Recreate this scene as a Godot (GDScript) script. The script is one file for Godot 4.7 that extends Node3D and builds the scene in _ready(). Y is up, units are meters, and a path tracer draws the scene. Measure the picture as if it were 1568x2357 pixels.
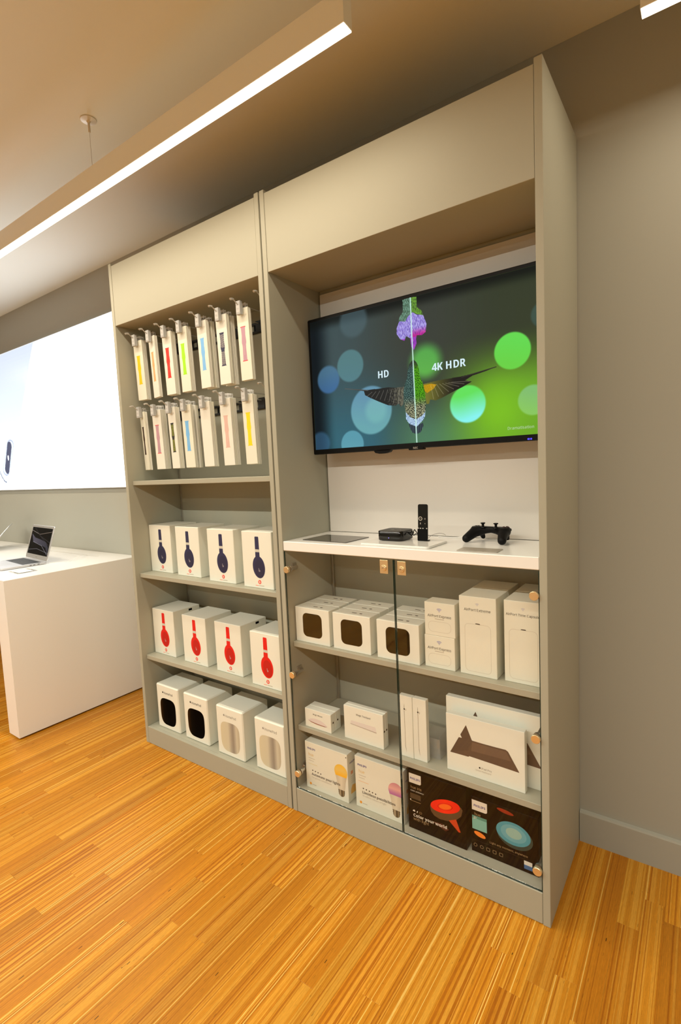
extends Node3D
# A shop corner: two grey display units, a counter with a screen, shelves of boxed goods.
# x runs along the wall (0 = right side of the units), y up, z out of the wall (0 = unit fronts).

const GL := -2.087      # left side of the left unit
const GM := -1.0443     # right side of the left unit
const GN := -1.0372     # left side of the right unit
const T := 0.022        # board thickness
const WZ := -0.452      # wall plane
const BZ := -0.318      # back boards of the units
const CH := 2.8215      # ceiling height
const CT := 1.1506      # counter top

var M := {}
var F := {}
var cache := {}
var rng := RandomNumberGenerator.new()

func _ready() -> void:
	rng.seed = 7
	make_camera_and_light()
	make_materials()
	make_room()
	make_floor()
	make_left_unit()
	make_right_unit()
	make_counter()
	make_table()
	make_poster()
	make_lamps()
	make_television()
	make_hooks_and_straps()
	make_headphone_boxes()
	make_speaker_boxes()
	make_upper_glass_shelf()
	make_lower_glass_shelf()
	make_bulb_boxes()
	make_counter_things()
	make_table_things()

# ------------------------------------------------------------------ camera, light
func make_camera_and_light() -> void:
	var cam := Camera3D.new(); cam.name = "camera"
	cam.position = Vector3(0.3639, 1.4357, 1.5148)
	var fwd := Vector3(-sin(0.6216) * cos(0.087), -sin(0.087), -cos(0.6216) * cos(0.087))
	var r := Vector3(cos(0.6216), 0, -sin(0.6216))
	var u := r.cross(fwd)
	var c := cos(-0.0452)
	var s := sin(-0.0452)
	cam.basis = Basis(r * c + u * s, u * c - r * s, -fwd)
	cam.fov = rad_to_deg(2.0 * atan(1178.5 / 1173.45))
	cam.near = 0.02
	cam.far = 60.0
	add_child(cam)
	cam.current = true
	var we := WorldEnvironment.new(); we.name = "environment"
	var e := Environment.new()
	e.background_mode = Environment.BG_COLOR
	e.background_color = Color(0.02, 0.02, 0.02)
	e.tonemap_mode = Environment.TONE_MAPPER_LINEAR
	e.tonemap_exposure = 1.0
	e.sdfgi_enabled = true
	e.ssao_enabled = true
	e.ssil_enabled = true
	we.environment = e
	add_child(we)

const LAMP := Color(1.0, 0.935, 0.83)       # over the units: warm white
const LAMP_COOL := Color(1.0, 0.99, 0.93)  # over the shop floor: neutral white

# ------------------------------------------------------------------ small helpers
func mat(c: Color, rough := 0.6, metal := 0.0, spec := 0.5) -> StandardMaterial3D:
	var m := StandardMaterial3D.new()
	m.albedo_color = c; m.roughness = rough; m.metallic = metal; m.metallic_specular = spec
	return m

func glow(c: Color, e: float) -> StandardMaterial3D:
	var m := mat(Color(0.02, 0.02, 0.02), 0.5)
	m.emission_enabled = true; m.emission = c; m.emission_energy_multiplier = e
	return m

func clear(c: Color, rough := 0.02) -> StandardMaterial3D:
	var m := mat(c, rough)
	m.transparency = BaseMaterial3D.TRANSPARENCY_ALPHA
	return m

func rgb(r: int, g: int, b: int) -> Color:
	return Color(r / 255.0, g / 255.0, b / 255.0)

func new_st() -> SurfaceTool:
	var st := SurfaceTool.new()
	st.begin(Mesh.PRIMITIVE_TRIANGLES)
	st.set_smooth_group(-1)
	return st

func obj(called: String, st: SurfaceTool, m: Material, parent: Node3D = self) -> MeshInstance3D:
	st.generate_normals()
	return put(called, st.commit(), m, parent)

func put(called: String, mesh: Mesh, m: Material, parent: Node3D = self) -> MeshInstance3D:
	var o := MeshInstance3D.new()
	o.mesh = mesh
	o.material_override = m
	name_it(o, called, parent)
	return o

func name_it(o: Node3D, called: String, parent: Node3D) -> void:
	var n := called
	var k := 0
	while parent.has_node(NodePath(n)):
		k += 1
		n = "%s_%03d" % [called, k]
	o.name = n
	parent.add_child(o, true)

func thing(called: String, label: String, category: String, at := Vector3.ZERO, turn := 0.0, group := "") -> Node3D:
	var o := Node3D.new()
	name_it(o, called, self)
	o.position = at
	o.rotation.y = turn
	tag(o, label, category, group)
	return o

func tag(o: Node, label: String, category: String, group := "") -> void:
	o.set_meta("label", label)
	o.set_meta("category", category)
	if group != "":
		o.set_meta("group", group)

func struct(called: String, st: SurfaceTool, m: Material, label := "") -> MeshInstance3D:
	var o := obj(called, st, m)
	o.set_meta("kind", "structure")
	if label != "":
		o.set_meta("label", label)
	return o

func tri(st: SurfaceTool, a: Vector3, b: Vector3, c: Vector3, out: Vector3) -> void:
	# clockwise seen from the side that «out» points to
	if (c - a).cross(b - a).dot(out) < 0.0:
		var t := b; b = c; c = t
	st.add_vertex(a); st.add_vertex(b); st.add_vertex(c)

func quad(st: SurfaceTool, a: Vector3, b: Vector3, c: Vector3, d: Vector3, out: Vector3) -> void:
	tri(st, a, b, c, out); tri(st, a, c, d, out)

func box(st: SurfaceTool, lo: Vector3, hi: Vector3, b := 0.001) -> void:
	# a box with chamfered edges
	var c := (lo + hi) / 2.0
	var h := (hi - lo) / 2.0
	b = minf(b, minf(h.x, minf(h.y, h.z)) * 0.45)
	var p := func(i: int, si: float, j: int, sj: float, k: int, sk: float) -> Vector3:
		# on face i, at the shrunk corner (sj, sk)
		var v := Vector3.ZERO
		v[i] = si * h[i]; v[j] = sj * (h[j] - b); v[k] = sk * (h[k] - b)
		return c + v
	for i in 3:
		var j := (i + 1) % 3
		var k := (i + 2) % 3
		for s in [-1.0, 1.0]:
			var n := Vector3.ZERO; n[i] = s
			quad(st, p.call(i, s, j, -1, k, -1), p.call(i, s, j, 1, k, -1), p.call(i, s, j, 1, k, 1), p.call(i, s, j, -1, k, 1), n)
			for q in [-1.0, 1.0]:
				var m := Vector3.ZERO; m[i] = s; m[j] = q
				quad(st, p.call(i, s, j, q, k, -1), p.call(i, s, j, q, k, 1), p.call(j, q, i, s, k, 1), p.call(j, q, i, s, k, -1), m)
	for x in [-1.0, 1.0]:
		for y in [-1.0, 1.0]:
			for z in [-1.0, 1.0]:
				tri(st, p.call(0, x, 1, y, 2, z), p.call(1, y, 0, x, 2, z), p.call(2, z, 0, x, 1, y), Vector3(x, y, z))

func board(called: String, lo: Vector3, hi: Vector3, m: Material, parent: Node3D = self, b := 0.001) -> MeshInstance3D:
	var st := new_st()
	box(st, lo, hi, b)
	return obj(called, st, m, parent)

func rrect(w: float, h: float, r: float, n := 5) -> PackedVector2Array:
	# rounded rectangle round the origin, anticlockwise
	var out := PackedVector2Array()
	r = maxf(minf(r, minf(w, h) * 0.499), 0.00005)
	for q in 4:
		var cx := (w / 2 - r) * (1 if q == 0 or q == 3 else -1)
		var cy := (h / 2 - r) * (1 if q < 2 else -1)
		for k in n + 1:
			var a := PI / 2 * (q + float(k) / n)
			out.append(Vector2(cx + r * cos(a), cy + r * sin(a)))
	return out

func ring_walls(st: SurfaceTool, a: PackedVector2Array, za: float, b: PackedVector2Array, zb: float, xf: Transform3D) -> void:
	for i in a.size():
		var j := (i + 1) % a.size()
		var p := xf * Vector3(a[i].x, a[i].y, za)
		var q := xf * Vector3(a[j].x, a[j].y, za)
		var r := xf * Vector3(b[j].x, b[j].y, zb)
		var s := xf * Vector3(b[i].x, b[i].y, zb)
		var e := a[j] - a[i]
		var o := Vector3(e.y, -e.x, 0.0)
		if absf(zb - za) < 1e-6:
			o = Vector3(0, 0, 1)
		quad(st, p, q, r, s, xf.basis * o)

func cap(st: SurfaceTool, a: PackedVector2Array, z: float, xf: Transform3D, up := 1.0) -> void:
	var t := Geometry2D.triangulate_polygon(a)
	for i in range(0, t.size(), 3):
		tri(st, xf * Vector3(a[t[i]].x, a[t[i]].y, z), xf * Vector3(a[t[i + 1]].x, a[t[i + 1]].y, z), xf * Vector3(a[t[i + 2]].x, a[t[i + 2]].y, z), xf.basis * Vector3(0, 0, up))

func slab(st: SurfaceTool, w: float, h: float, r: float, d: float, b: float, xf := Transform3D(), n := 5) -> void:
	# a rounded rectangle in xy, thick along z from 0 to d, edges eased by b
	var full := rrect(w, h, r, n)
	var small := rrect(w - 2 * b, h - 2 * b, maxf(r - b, 0.0001), n)
	cap(st, small, 0, xf, -1.0)
	st.set_smooth_group(1)
	ring_walls(st, small, 0, full, b, xf)
	ring_walls(st, full, b, full, d - b, xf)
	ring_walls(st, full, d - b, small, d, xf)
	st.set_smooth_group(-1)
	cap(st, small, d, xf)

func prism(st: SurfaceTool, a: PackedVector2Array, z0: float, z1: float, xf := Transform3D()) -> void:
	var q := a.duplicate()
	if Geometry2D.is_polygon_clockwise(q):
		q.reverse()
	cap(st, q, z0, xf, -1.0)
	ring_walls(st, q, z0, q, z1, xf)
	cap(st, q, z1, xf)

func lathe(st: SurfaceTool, prof: Array, n: int, xf := Transform3D()) -> void:
	# profile of (radius, height) turned round y
	st.set_smooth_group(1)
	for k in prof.size() - 1:
		var a: Vector2 = prof[k]
		var b: Vector2 = prof[k + 1]
		st.set_smooth_group(k + 2)
		for i in n:
			var t0 := TAU * i / n
			var t1 := TAU * (i + 1) / n
			var d0 := Vector3(cos(t0), 0, sin(t0))
			var d1 := Vector3(cos(t1), 0, sin(t1))
			var y0 := Vector3(0, a.y, 0)
			var y1 := Vector3(0, b.y, 0)
			var dm := ((d0 + d1) / 2) * (b.y - a.y) + Vector3(0, a.x - b.x, 0)
			if a.x > 1e-6 and b.x > 1e-6:
				quad(st, xf * (d0 * a.x + y0), xf * (d1 * a.x + y0), xf * (d1 * b.x + y1), xf * (d0 * b.x + y1), xf.basis * dm)
			elif a.x > 1e-6:
				tri(st, xf * (d0 * a.x + y0), xf * (d1 * a.x + y0), xf * y1, xf.basis * dm)
			else:
				tri(st, xf * (d0 * b.x + y1), xf * (d1 * b.x + y1), xf * y0, xf.basis * dm)
	st.set_smooth_group(-1)

func tube(st: SurfaceTool, path: PackedVector3Array, r: float, n := 7) -> void:
	st.set_smooth_group(1)
	var side := Vector3.ZERO
	var rings := []
	for i in path.size():
		var d := (path[mini(i + 1, path.size() - 1)] - path[maxi(i - 1, 0)]).normalized()
		if side == Vector3.ZERO:
			side = d.cross(Vector3.UP if absf(d.y) < 0.9 else Vector3.RIGHT).normalized()
		side = (side - d * side.dot(d)).normalized()
		var up := side.cross(d)
		var ring := PackedVector3Array()
		for k in n:
			ring.append(path[i] + (side * cos(TAU * k / n) + up * sin(TAU * k / n)) * r)
		rings.append(ring)
	for i in path.size() - 1:
		for k in n:
			var l := (k + 1) % n
			quad(st, rings[i][k], rings[i][l], rings[i + 1][l], rings[i + 1][k], rings[i][k] + rings[i][l] - 2 * path[i])
	st.set_smooth_group(-1)
	for e in [0, path.size() - 1]:
		var d := (path[0] - path[1]) if e == 0 else (path[e] - path[e - 1])
		for k in n:
			tri(st, path[e], rings[e][k], rings[e][(k + 1) % n], d)

func curve(pts: Array, steps := 8) -> PackedVector3Array:
	# smooth path through points
	var out := PackedVector3Array()
	for i in pts.size() - 1:
		var a: Vector3 = pts[maxi(i - 1, 0)]
		var b: Vector3 = pts[i]
		var c: Vector3 = pts[i + 1]
		var d: Vector3 = pts[mini(i + 2, pts.size() - 1)]
		for k in steps:
			out.append(b.cubic_interpolate(c, a, d, float(k) / steps))
	out.append(pts[-1])
	return out

func ellipse(cx: float, cy: float, rx: float, ry: float, n := 28, turn := 0.0) -> PackedVector2Array:
	var out := PackedVector2Array()
	for i in n:
		var v := Vector2(rx * cos(TAU * i / n), ry * sin(TAU * i / n)).rotated(turn)
		out.append(v + Vector2(cx, cy))
	return out

func shift(a: PackedVector2Array, x: float, y: float) -> PackedVector2Array:
	return Transform2D(0, Vector2(x, y)) * a

func pts(a: Array, k := 1.0, ox := 0.0, oy := 0.0) -> PackedVector2Array:
	# flat list x, y, x, y ... scaled and moved
	var out := PackedVector2Array()
	for i in range(0, a.size(), 2):
		out.append(Vector2(a[i] * k + ox, a[i + 1] * k + oy))
	return out

func decal(parent: Node3D, called: String, a: PackedVector2Array, m: Material, xf: Transform3D, layer := 1) -> MeshInstance3D:
	# flat print on a face: xf takes (right, up, out) of the face; layers lie 0.15 mm apart
	var q := a.duplicate()
	if Geometry2D.is_polygon_clockwise(q):
		q.reverse()
	var st := new_st()
	var lo := q[0]
	var hi := q[0]
	for p in q:
		lo = Vector2(minf(lo.x, p.x), minf(lo.y, p.y)); hi = Vector2(maxf(hi.x, p.x), maxf(hi.y, p.y))
	var t := Geometry2D.triangulate_polygon(q)
	for i in range(0, t.size(), 3):
		var v := [q[t[i]], q[t[i + 1]], q[t[i + 2]]]
		if (v[1] - v[0]).cross(v[2] - v[0]) > 0:
			v.reverse()
		for p in v:
			st.set_uv(Vector2((p.x - lo.x) / (hi.x - lo.x), 1.0 - (p.y - lo.y) / (hi.y - lo.y)))
			st.add_vertex(xf * Vector3(p.x, p.y, 0.00015 * layer))
	return obj(called, st, m, parent)

func rings(st: SurfaceTool, cx: float, cy: float, r0: float, r1: float, a0: float, a1: float, xf: Transform3D, n := 12) -> void:
	# a flat arc band
	for i in n:
		var t0 := lerpf(a0, a1, float(i) / n)
		var t1 := lerpf(a0, a1, float(i + 1) / n)
		quad(st, xf * Vector3(cx + r0 * cos(t0), cy + r0 * sin(t0), 0), xf * Vector3(cx + r1 * cos(t0), cy + r1 * sin(t0), 0), xf * Vector3(cx + r1 * cos(t1), cy + r1 * sin(t1), 0), xf * Vector3(cx + r0 * cos(t1), cy + r0 * sin(t1), 0), xf.basis * Vector3(0, 0, 1))

func words(parent: Node3D, s: String, em: float, x: float, y: float, xf: Transform3D, m: Material, called := "lettering", bold := false, align := 1) -> MeshInstance3D:
	# flat lettering, x, y = centre (or left, middle) on the face
	var key := "%s|%f|%s|%d" % [s, em, bold, align]
	if not cache.has(key):
		if F.is_empty():
			for w in [400, 700]:
				var f := SystemFont.new()
				f.font_names = PackedStringArray(["Droid Sans"])
				f.font_weight = w
				F[w] = f
		var t := TextMesh.new()
		t.text = s
		t.font = F[700 if bold else 400]
		t.font_size = 24
		t.pixel_size = em / 24.0
		t.depth = 0.00005
		t.curve_step = 2.5
		t.horizontal_alignment = [HORIZONTAL_ALIGNMENT_LEFT, HORIZONTAL_ALIGNMENT_CENTER, HORIZONTAL_ALIGNMENT_RIGHT][align]
		t.vertical_alignment = VERTICAL_ALIGNMENT_CENTER
		cache[key] = t
	var o := put(called, cache[key], m, parent)
	o.transform = xf * Transform3D(Basis(), Vector3(x, y, 0.0004))
	return o

# ------------------------------------------------------------------ materials
func make_materials() -> void:
	M.cab = mat(rgb(172, 171, 155), 0.5)
	M.cab.metallic_specular = 0.35
	M.wall = mat(rgb(167, 167, 157), 0.85)
	M.ceil = mat(rgb(228, 233, 230), 0.9)
	M.gap = mat(rgb(25, 23, 20), 0.9)
	M.white = mat(rgb(244, 244, 242), 0.22)
	M.panel = mat(rgb(226, 222, 216), 0.55)
	M.card = mat(rgb(236, 238, 227), 0.5)
	M.card2 = mat(rgb(233, 233, 218), 0.55)
	M.straw = mat(rgb(234, 234, 224), 0.6)
	M.edge = mat(rgb(210, 206, 196), 0.7)
	M.black = mat(rgb(6, 6, 7), 0.35, 0.0, 0.3)
	M.gloss = mat(rgb(6, 6, 7), 0.06)
	M.rubber = mat(rgb(9, 9, 10), 0.5, 0.0, 0.3)
	M.ink = mat(rgb(58, 52, 46), 0.6)
	M.inkb = mat(rgb(14, 13, 13), 0.6, 0.0, 0.2)
	M.inkl = mat(rgb(190, 182, 166), 0.6)
	M.inkg = mat(rgb(150, 146, 138), 0.6)
	M.alu = mat(rgb(214, 215, 218), 0.32, 0.75)
	M.steel = mat(rgb(200, 196, 188), 0.3, 0.9)
	M.lampbody = mat(rgb(244, 249, 250), 0.5)
	M.canopy = mat(rgb(214, 206, 190), 0.35, 0.2)
	M.gold = mat(rgb(232, 212, 172), 0.34, 0.8)
	M.hook = mat(rgb(196, 194, 188), 0.4, 0.3)
	M.holder = mat(rgb(176, 178, 178), 0.5)
	M.rail = mat(rgb(30, 29, 28), 0.5, 0.3)
	M.glass = clear(Color(0.3, 0.4, 0.36, 0.004))
	M.glass.metallic_specular = 0.3
	M.glassedge = mat(rgb(24, 52, 46), 0.15)
	M.acryl = clear(Color(0.95, 0.96, 0.96, 0.10))
	M.plastic = clear(Color(0.95, 0.95, 0.95, 0.35))

# ------------------------------------------------------------------ the room
func make_room() -> void:
	var x0 := -6.6
	var x1 := 3.2
	var z1 := 5.0
	for w in [["wall_back", Vector3(x0, 0, WZ - 0.12), Vector3(x1, CH, WZ)], ["wall_left", Vector3(x0 - 0.12, 0, WZ - 0.12), Vector3(x0, CH, z1 + 0.12)], ["wall_right", Vector3(x1, 0, WZ - 0.12), Vector3(x1 + 0.12, CH, z1 + 0.12)], ["wall_front", Vector3(x0, 0, z1), Vector3(x1, CH, z1 + 0.12)]]:
		var st := new_st()
		box(st, w[1], w[2], 0.0005)
		struct(w[0], st, M.wall)
	var st2 := new_st()
	box(st2, Vector3(x0 - 0.12, CH, WZ - 0.12), Vector3(x1 + 0.12, CH + 0.12, z1 + 0.12), 0.0005)
	struct("ceiling", st2, M.ceil)
	# painted skirting board right of the units
	var st3 := new_st()
	var prof := PackedVector2Array([Vector2(0, 0), Vector2(0.015, 0), Vector2(0.015, 0.112), Vector2(0.012, 0.1175), Vector2(0.0, 0.1195)])
	prism(st3, prof, 0, x1 - 0.002, Transform3D(Basis(Vector3(0, 0, 1), Vector3(0, 1, 0), Vector3(1, 0, 0)), Vector3(0.002, 0, WZ)))
	struct("baseboard_back", st3, M.wall)

func make_floor() -> void:
	var st := new_st()
	var tex := bamboo_texture()
	M.floor = []
	for k in 6:
		var m := mat([rgb(255, 255, 255), rgb(246, 242, 238), rgb(255, 252, 244), rgb(238, 230, 222), rgb(250, 246, 240), rgb(255, 249, 238)][k], 0.38, 0.0, 0.32)
		m.albedo_texture = tex
		M.floor.append(m)
	# the sub-floor, with the same boards far off as grain only
	for f in [[Vector3(-6.72, -0.1, WZ - 0.12), Vector3(3.32, -0.012, 5.12)]]:
		box(st, f[0], f[1], 0.0005)
	var root := struct("floor", st, M.gap)
	var pw := 0.0603
	var len := 0.75
	var meshes := []
	for k in 32:
		meshes.append(plank_mesh(pw, len, k))
	var rest := {}
	for i in range(-108, 53):
		var off := fposmod(sin(i * 12.9898) * 43758.5453, 1.0) * len
		var x := i * pw + 0.012
		for j in range(-1, 8):
			var z := WZ - 0.1 + off + (j - 0.5) * len
			if z - len / 2 > 4.99 or z + len / 2 < WZ:
				continue
			var v := (i * 7 + j * 13 + int(off * 97)) % 32
			v = posmod(v, 32)
			var k := posmod(i * 5 + j * 3 + int(off * 51), 6)
			# the boards that lie in front of the units and the table end are single pieces
			var lim := 1.07 + 0.38 * (x + 1.145) if x < -1.145 else 1.07 - 0.655 * (x + 1.145)
			var near := x > -4.7 and x < 0.62 and z - len / 2 < lim + 0.08
			if x > GL + 0.03 and x < -0.03 and z + len / 2 < 0.0:
				near = false
			if near:
				var o := put("floor_board", meshes[v], M.floor[k], root)
				o.position = Vector3(x, 0, z)
			else:
				if not rest.has(k):
					rest[k] = []
				rest[k].append([v, Vector3(x, 0, z)])
	for k in rest:
		var s := SurfaceTool.new()
		for r in rest[k]:
			s.append_from(meshes[r[0]], 0, Transform3D(Basis(), r[1]))
		var o := put("floor_boards", s.commit(), M.floor[k], root)
		o.set_meta("kind", "stuff")

func plank_mesh(w: float, len: float, k: int) -> ArrayMesh:
	var st := new_st()
	var b := 0.0006
	var g := 0.0001
	var x := w / 2 - g
	var z := len / 2 - g
	var lane := (k % 16) / 16.0
	var v0 := 0.37 * int(k / 16) + fposmod(k * 0.173, 1.0)
	var uv := func(p: Vector3) -> Vector2:
		return Vector2(lane + ((p.x / w) * 0.98 + 0.5) / 16.0, v0 + p.z / 1.5)
	var q := func(a: Vector3, bb: Vector3, c: Vector3, d: Vector3, n: Vector3) -> void:
		var l := [a, bb, c, a, c, d]
		if (c - a).cross(bb - a).dot(n) < 0:
			l = [a, c, bb, a, d, c]
		for p in l:
			st.set_uv(uv.call(p)); st.add_vertex(p)
	var xi := x - b
	var zi := z - b
	q.call(Vector3(-xi, 0, -zi), Vector3(xi, 0, -zi), Vector3(xi, 0, zi), Vector3(-xi, 0, zi), Vector3.UP)
	for s in [-1.0, 1.0]:
		q.call(Vector3(s * xi, 0, -zi), Vector3(s * xi, 0, zi), Vector3(s * x, -b * 0.6, z), Vector3(s * x, -b * 0.6, -z), Vector3(s, 1, 0))
		q.call(Vector3(s * x, -b * 0.6, -z), Vector3(s * x, -b * 0.6, z), Vector3(s * x, -0.0118, z), Vector3(s * x, -0.0118, -z), Vector3(s, 0, 0))
		q.call(Vector3(-xi, 0, s * zi), Vector3(xi, 0, s * zi), Vector3(x, -b * 0.6, s * z), Vector3(-x, -b * 0.6, s * z), Vector3(0, 1, s))
		q.call(Vector3(-x, -b * 0.6, s * z), Vector3(x, -b * 0.6, s * z), Vector3(x, -0.0118, s * z), Vector3(-x, -0.0118, s * z), Vector3(0, 0, s))
	st.generate_normals()
	return st.commit()

func bamboo_texture() -> ImageTexture:
	# 16 lanes of 64 pixels across, narrow strips with their own tone; along the grain 1024 pixels
	var w := 1024
	var h := 1024
	var data := PackedByteArray()
	data.resize(w * h * 3)
	var noise := FastNoiseLite.new()
	noise.seed = 3
	noise.frequency = 0.9
	var x := 0
	while x < w:
		var lane := x / 64
		var n := rng.randi_range(2, 6)
		n = mini(n, (lane + 1) * 64 - x)
		var t := rng.randf()
		var c := rgb(203, 139, 38).lerp(rgb(191, 125, 30), rng.randf())
		if t < 0.07:
			c = rgb(234, 192, 102); n = mini(n, 3)
		elif t < 0.18:
			c = rgb(173, 106, 22); n = mini(n, 4)
		elif t < 0.45:
			c = rgb(212, 153, 54)
		c = c * (0.96 + 0.08 * fposmod(lane * 0.618, 1.0))
		for xx in range(x, x + n):
			var ph := rng.randf() * 100.0
			var e := 0.93 if xx == x else 1.0
			for y in h:
				var k := 1.0 + 0.10 * noise.get_noise_2d(ph * 9.0, y * 0.045) + 0.03 * noise.get_noise_2d(xx * 1.7, y * 0.2)
				k *= e
				var i := (y * w + xx) * 3
				data[i] = clampi(int(c.r * k * 255), 0, 255)
				data[i + 1] = clampi(int(c.g * k * 255), 0, 255)
				data[i + 2] = clampi(int(c.b * k * 255), 0, 255)
		x += n
	# small dark flecks and knots
	for s in 420:
		var px := rng.randi_range(2, w - 3)
		var py := rng.randi_range(0, h - 12)
		var ln := rng.randi_range(3, 10)
		var dk := rng.randf_range(0.62, 0.85) if s > 24 else 0.3
		for yy in range(py, py + ln):
			for xx in range(px, px + (1 if s > 24 else 2)):
				var i := (yy * w + xx) * 3
				for q in 3:
					data[i + q] = int(data[i + q] * dk)
	var im := Image.create_from_data(w, h, false, Image.FORMAT_RGB8, data)
	return ImageTexture.create_from_image(im)

# ------------------------------------------------------------------ the units
func make_left_unit() -> void:
	var t := thing("display_cabinet", "tall grey open display unit with strap boxes hanging above three shelves of cartons", "cabinet")
	var a := GL + T
	var b := GM - T
	board("side_panel", Vector3(GL, 0, WZ + 0.004), Vector3(a, 2.5, 0), M.cab, t, 0.0012)
	board("side_panel", Vector3(b, 0, WZ + 0.004), Vector3(GM, 2.5, 0), M.cab, t, 0.0012)
	board("header_panel", Vector3(a + 0.001, 2.196, -0.02), Vector3(b - 0.001, 2.488, -0.0015), M.cab, t)
	board("header_underside", Vector3(a + 0.0005, 2.198, BZ + 0.001), Vector3(b - 0.0005, 2.216, -0.021), M.cab, t, 0.0003)
	board("back_panel", Vector3(a + 0.0005, 0.0, BZ - 0.014), Vector3(b - 0.0005, 2.48, BZ), M.cab, t, 0.0003)
	board("base_deck", Vector3(a + 0.0005, 0.07, BZ + 0.001), Vector3(b - 0.0005, 0.092, -0.0195), M.cab, t, 0.0004)
	board("plinth", Vector3(a + 0.0008, 0.001, -0.019), Vector3(b - 0.0008, 0.0922, -0.0008), M.cab, t)
	for y in [1.4135, 0.926, 0.4815]:
		board("shelf", Vector3(a + 0.002, y - T, BZ + 0.006), Vector3(b - 0.002, y, -0.026), M.cab, t, 0.0014)
	for x in [a + 0.004, b - 0.014]:
		upright(t, x, 0.094, 2.19)
	# slotted rails that carry the hooks
	for y in [2.115, 1.758]:
		var st := new_st()
		box(st, Vector3(a + 0.02, y + 0.014, BZ + 0.001), Vector3(b - 0.02, y + 0.024, BZ + 0.014), 0.001)
		box(st, Vector3(a + 0.02, y - 0.024, BZ + 0.001), Vector3(b - 0.02, y - 0.014, BZ + 0.014), 0.001)
		var x := a + 0.03
		while x < b - 0.03:
			box(st, Vector3(x, y - 0.0145, BZ + 0.002), Vector3(x + 0.006, y + 0.0145, BZ + 0.010), 0.0005)
			x += 0.042
		obj("slotted_rail", st, M.rail, t)

func upright(t: Node3D, x: float, y0: float, y1: float) -> void:
	var st := new_st()
	box(st, Vector3(x, y0, BZ + 0.0005), Vector3(x + 0.010, y1, BZ + 0.004), 0.0006)
	obj("upright_channel", st, M.steel, t)

func make_right_unit() -> void:
	var t := thing("display_cabinet", "tall grey display unit with a television niche above two glass doors", "cabinet")
	var a := GN + T
	var b := -T
	board("side_panel", Vector3(GN, 0, WZ + 0.004), Vector3(a, 2.5, 0), M.cab, t, 0.0012)
	board("side_panel", Vector3(b, 0, WZ + 0.004), Vector3(0, 2.5, 0), M.cab, t, 0.0012)
	board("header_panel", Vector3(a + 0.001, 2.196, -0.02), Vector3(b - 0.001, 2.486, -0.0015), M.cab, t)
	board("header_underside", Vector3(a + 0.0005, 2.198, BZ + 0.001), Vector3(b - 0.0005, 2.216, -0.021), M.cab, t, 0.0003)
	var bp := board("back_panel", Vector3(a + 0.006, CT + 0.001, BZ - 0.010), Vector3(b - 0.0005, 2.184, BZ), M.panel, t, 0.0006)
	bp.set_meta("label", "white back board behind the television")
	board("back_panel", Vector3(a + 0.0005, 0.0, BZ - 0.028), Vector3(b - 0.0005, 2.48, BZ - 0.012), M.cab, t, 0.0003)
	board("base_deck", Vector3(a + 0.0005, 0.078, BZ - 0.011), Vector3(b - 0.0005, 0.099, -0.0195), M.cab, t, 0.0004)
	board("plinth", Vector3(a + 0.0008, 0.001, -0.019), Vector3(b - 0.0008, 0.1045, -0.0008), M.cab, t, 0.002)
	for y in [0.728, 0.3675]:
		board("shelf", Vector3(a + 0.002, y - T, BZ - 0.006), Vector3(b - 0.002, y, -0.032), M.cab, t, 0.0014)
	for x in [a + 0.004, b - 0.016]:
		upright(t, x, 0.1, 1.108)
	# glass doors
	var mid := -0.5085
	for s in [0, 1]:
		var x0: float = a + 0.002 if s == 0 else mid + 0.0015
		var x1: float = mid - 0.0015 if s == 0 else b - 0.002
		var st := new_st()
		box(st, Vector3(x0 + 0.0017, 0.1068, -0.0085), Vector3(x1 - 0.0017, 1.109, -0.0035), 0.0002)
		var d := obj("glass_door", st, M.glass, t)
		d.set_meta("label", "clear glass door")
		var se := new_st()
		for ex in [x0, x1 - 0.0016]:
			box(se, Vector3(ex, 0.1062, -0.0086), Vector3(ex + 0.0016, 1.109, -0.0034), 0.0001)
		box(se, Vector3(x0, 0.1050, -0.0086), Vector3(x1, 0.1066, -0.0034), 0.0001)
		obj("glass_edge", se, M.glassedge, d)
		var kx: float = -0.996 if s == 0 else -0.036
		for y in [1.037, 0.6, 0.176]:
			hinge(d, kx, y, -1.0 if s == 0 else 1.0)
		lock(d, -0.5455 if s == 0 else -0.4755, 1.083)

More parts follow.
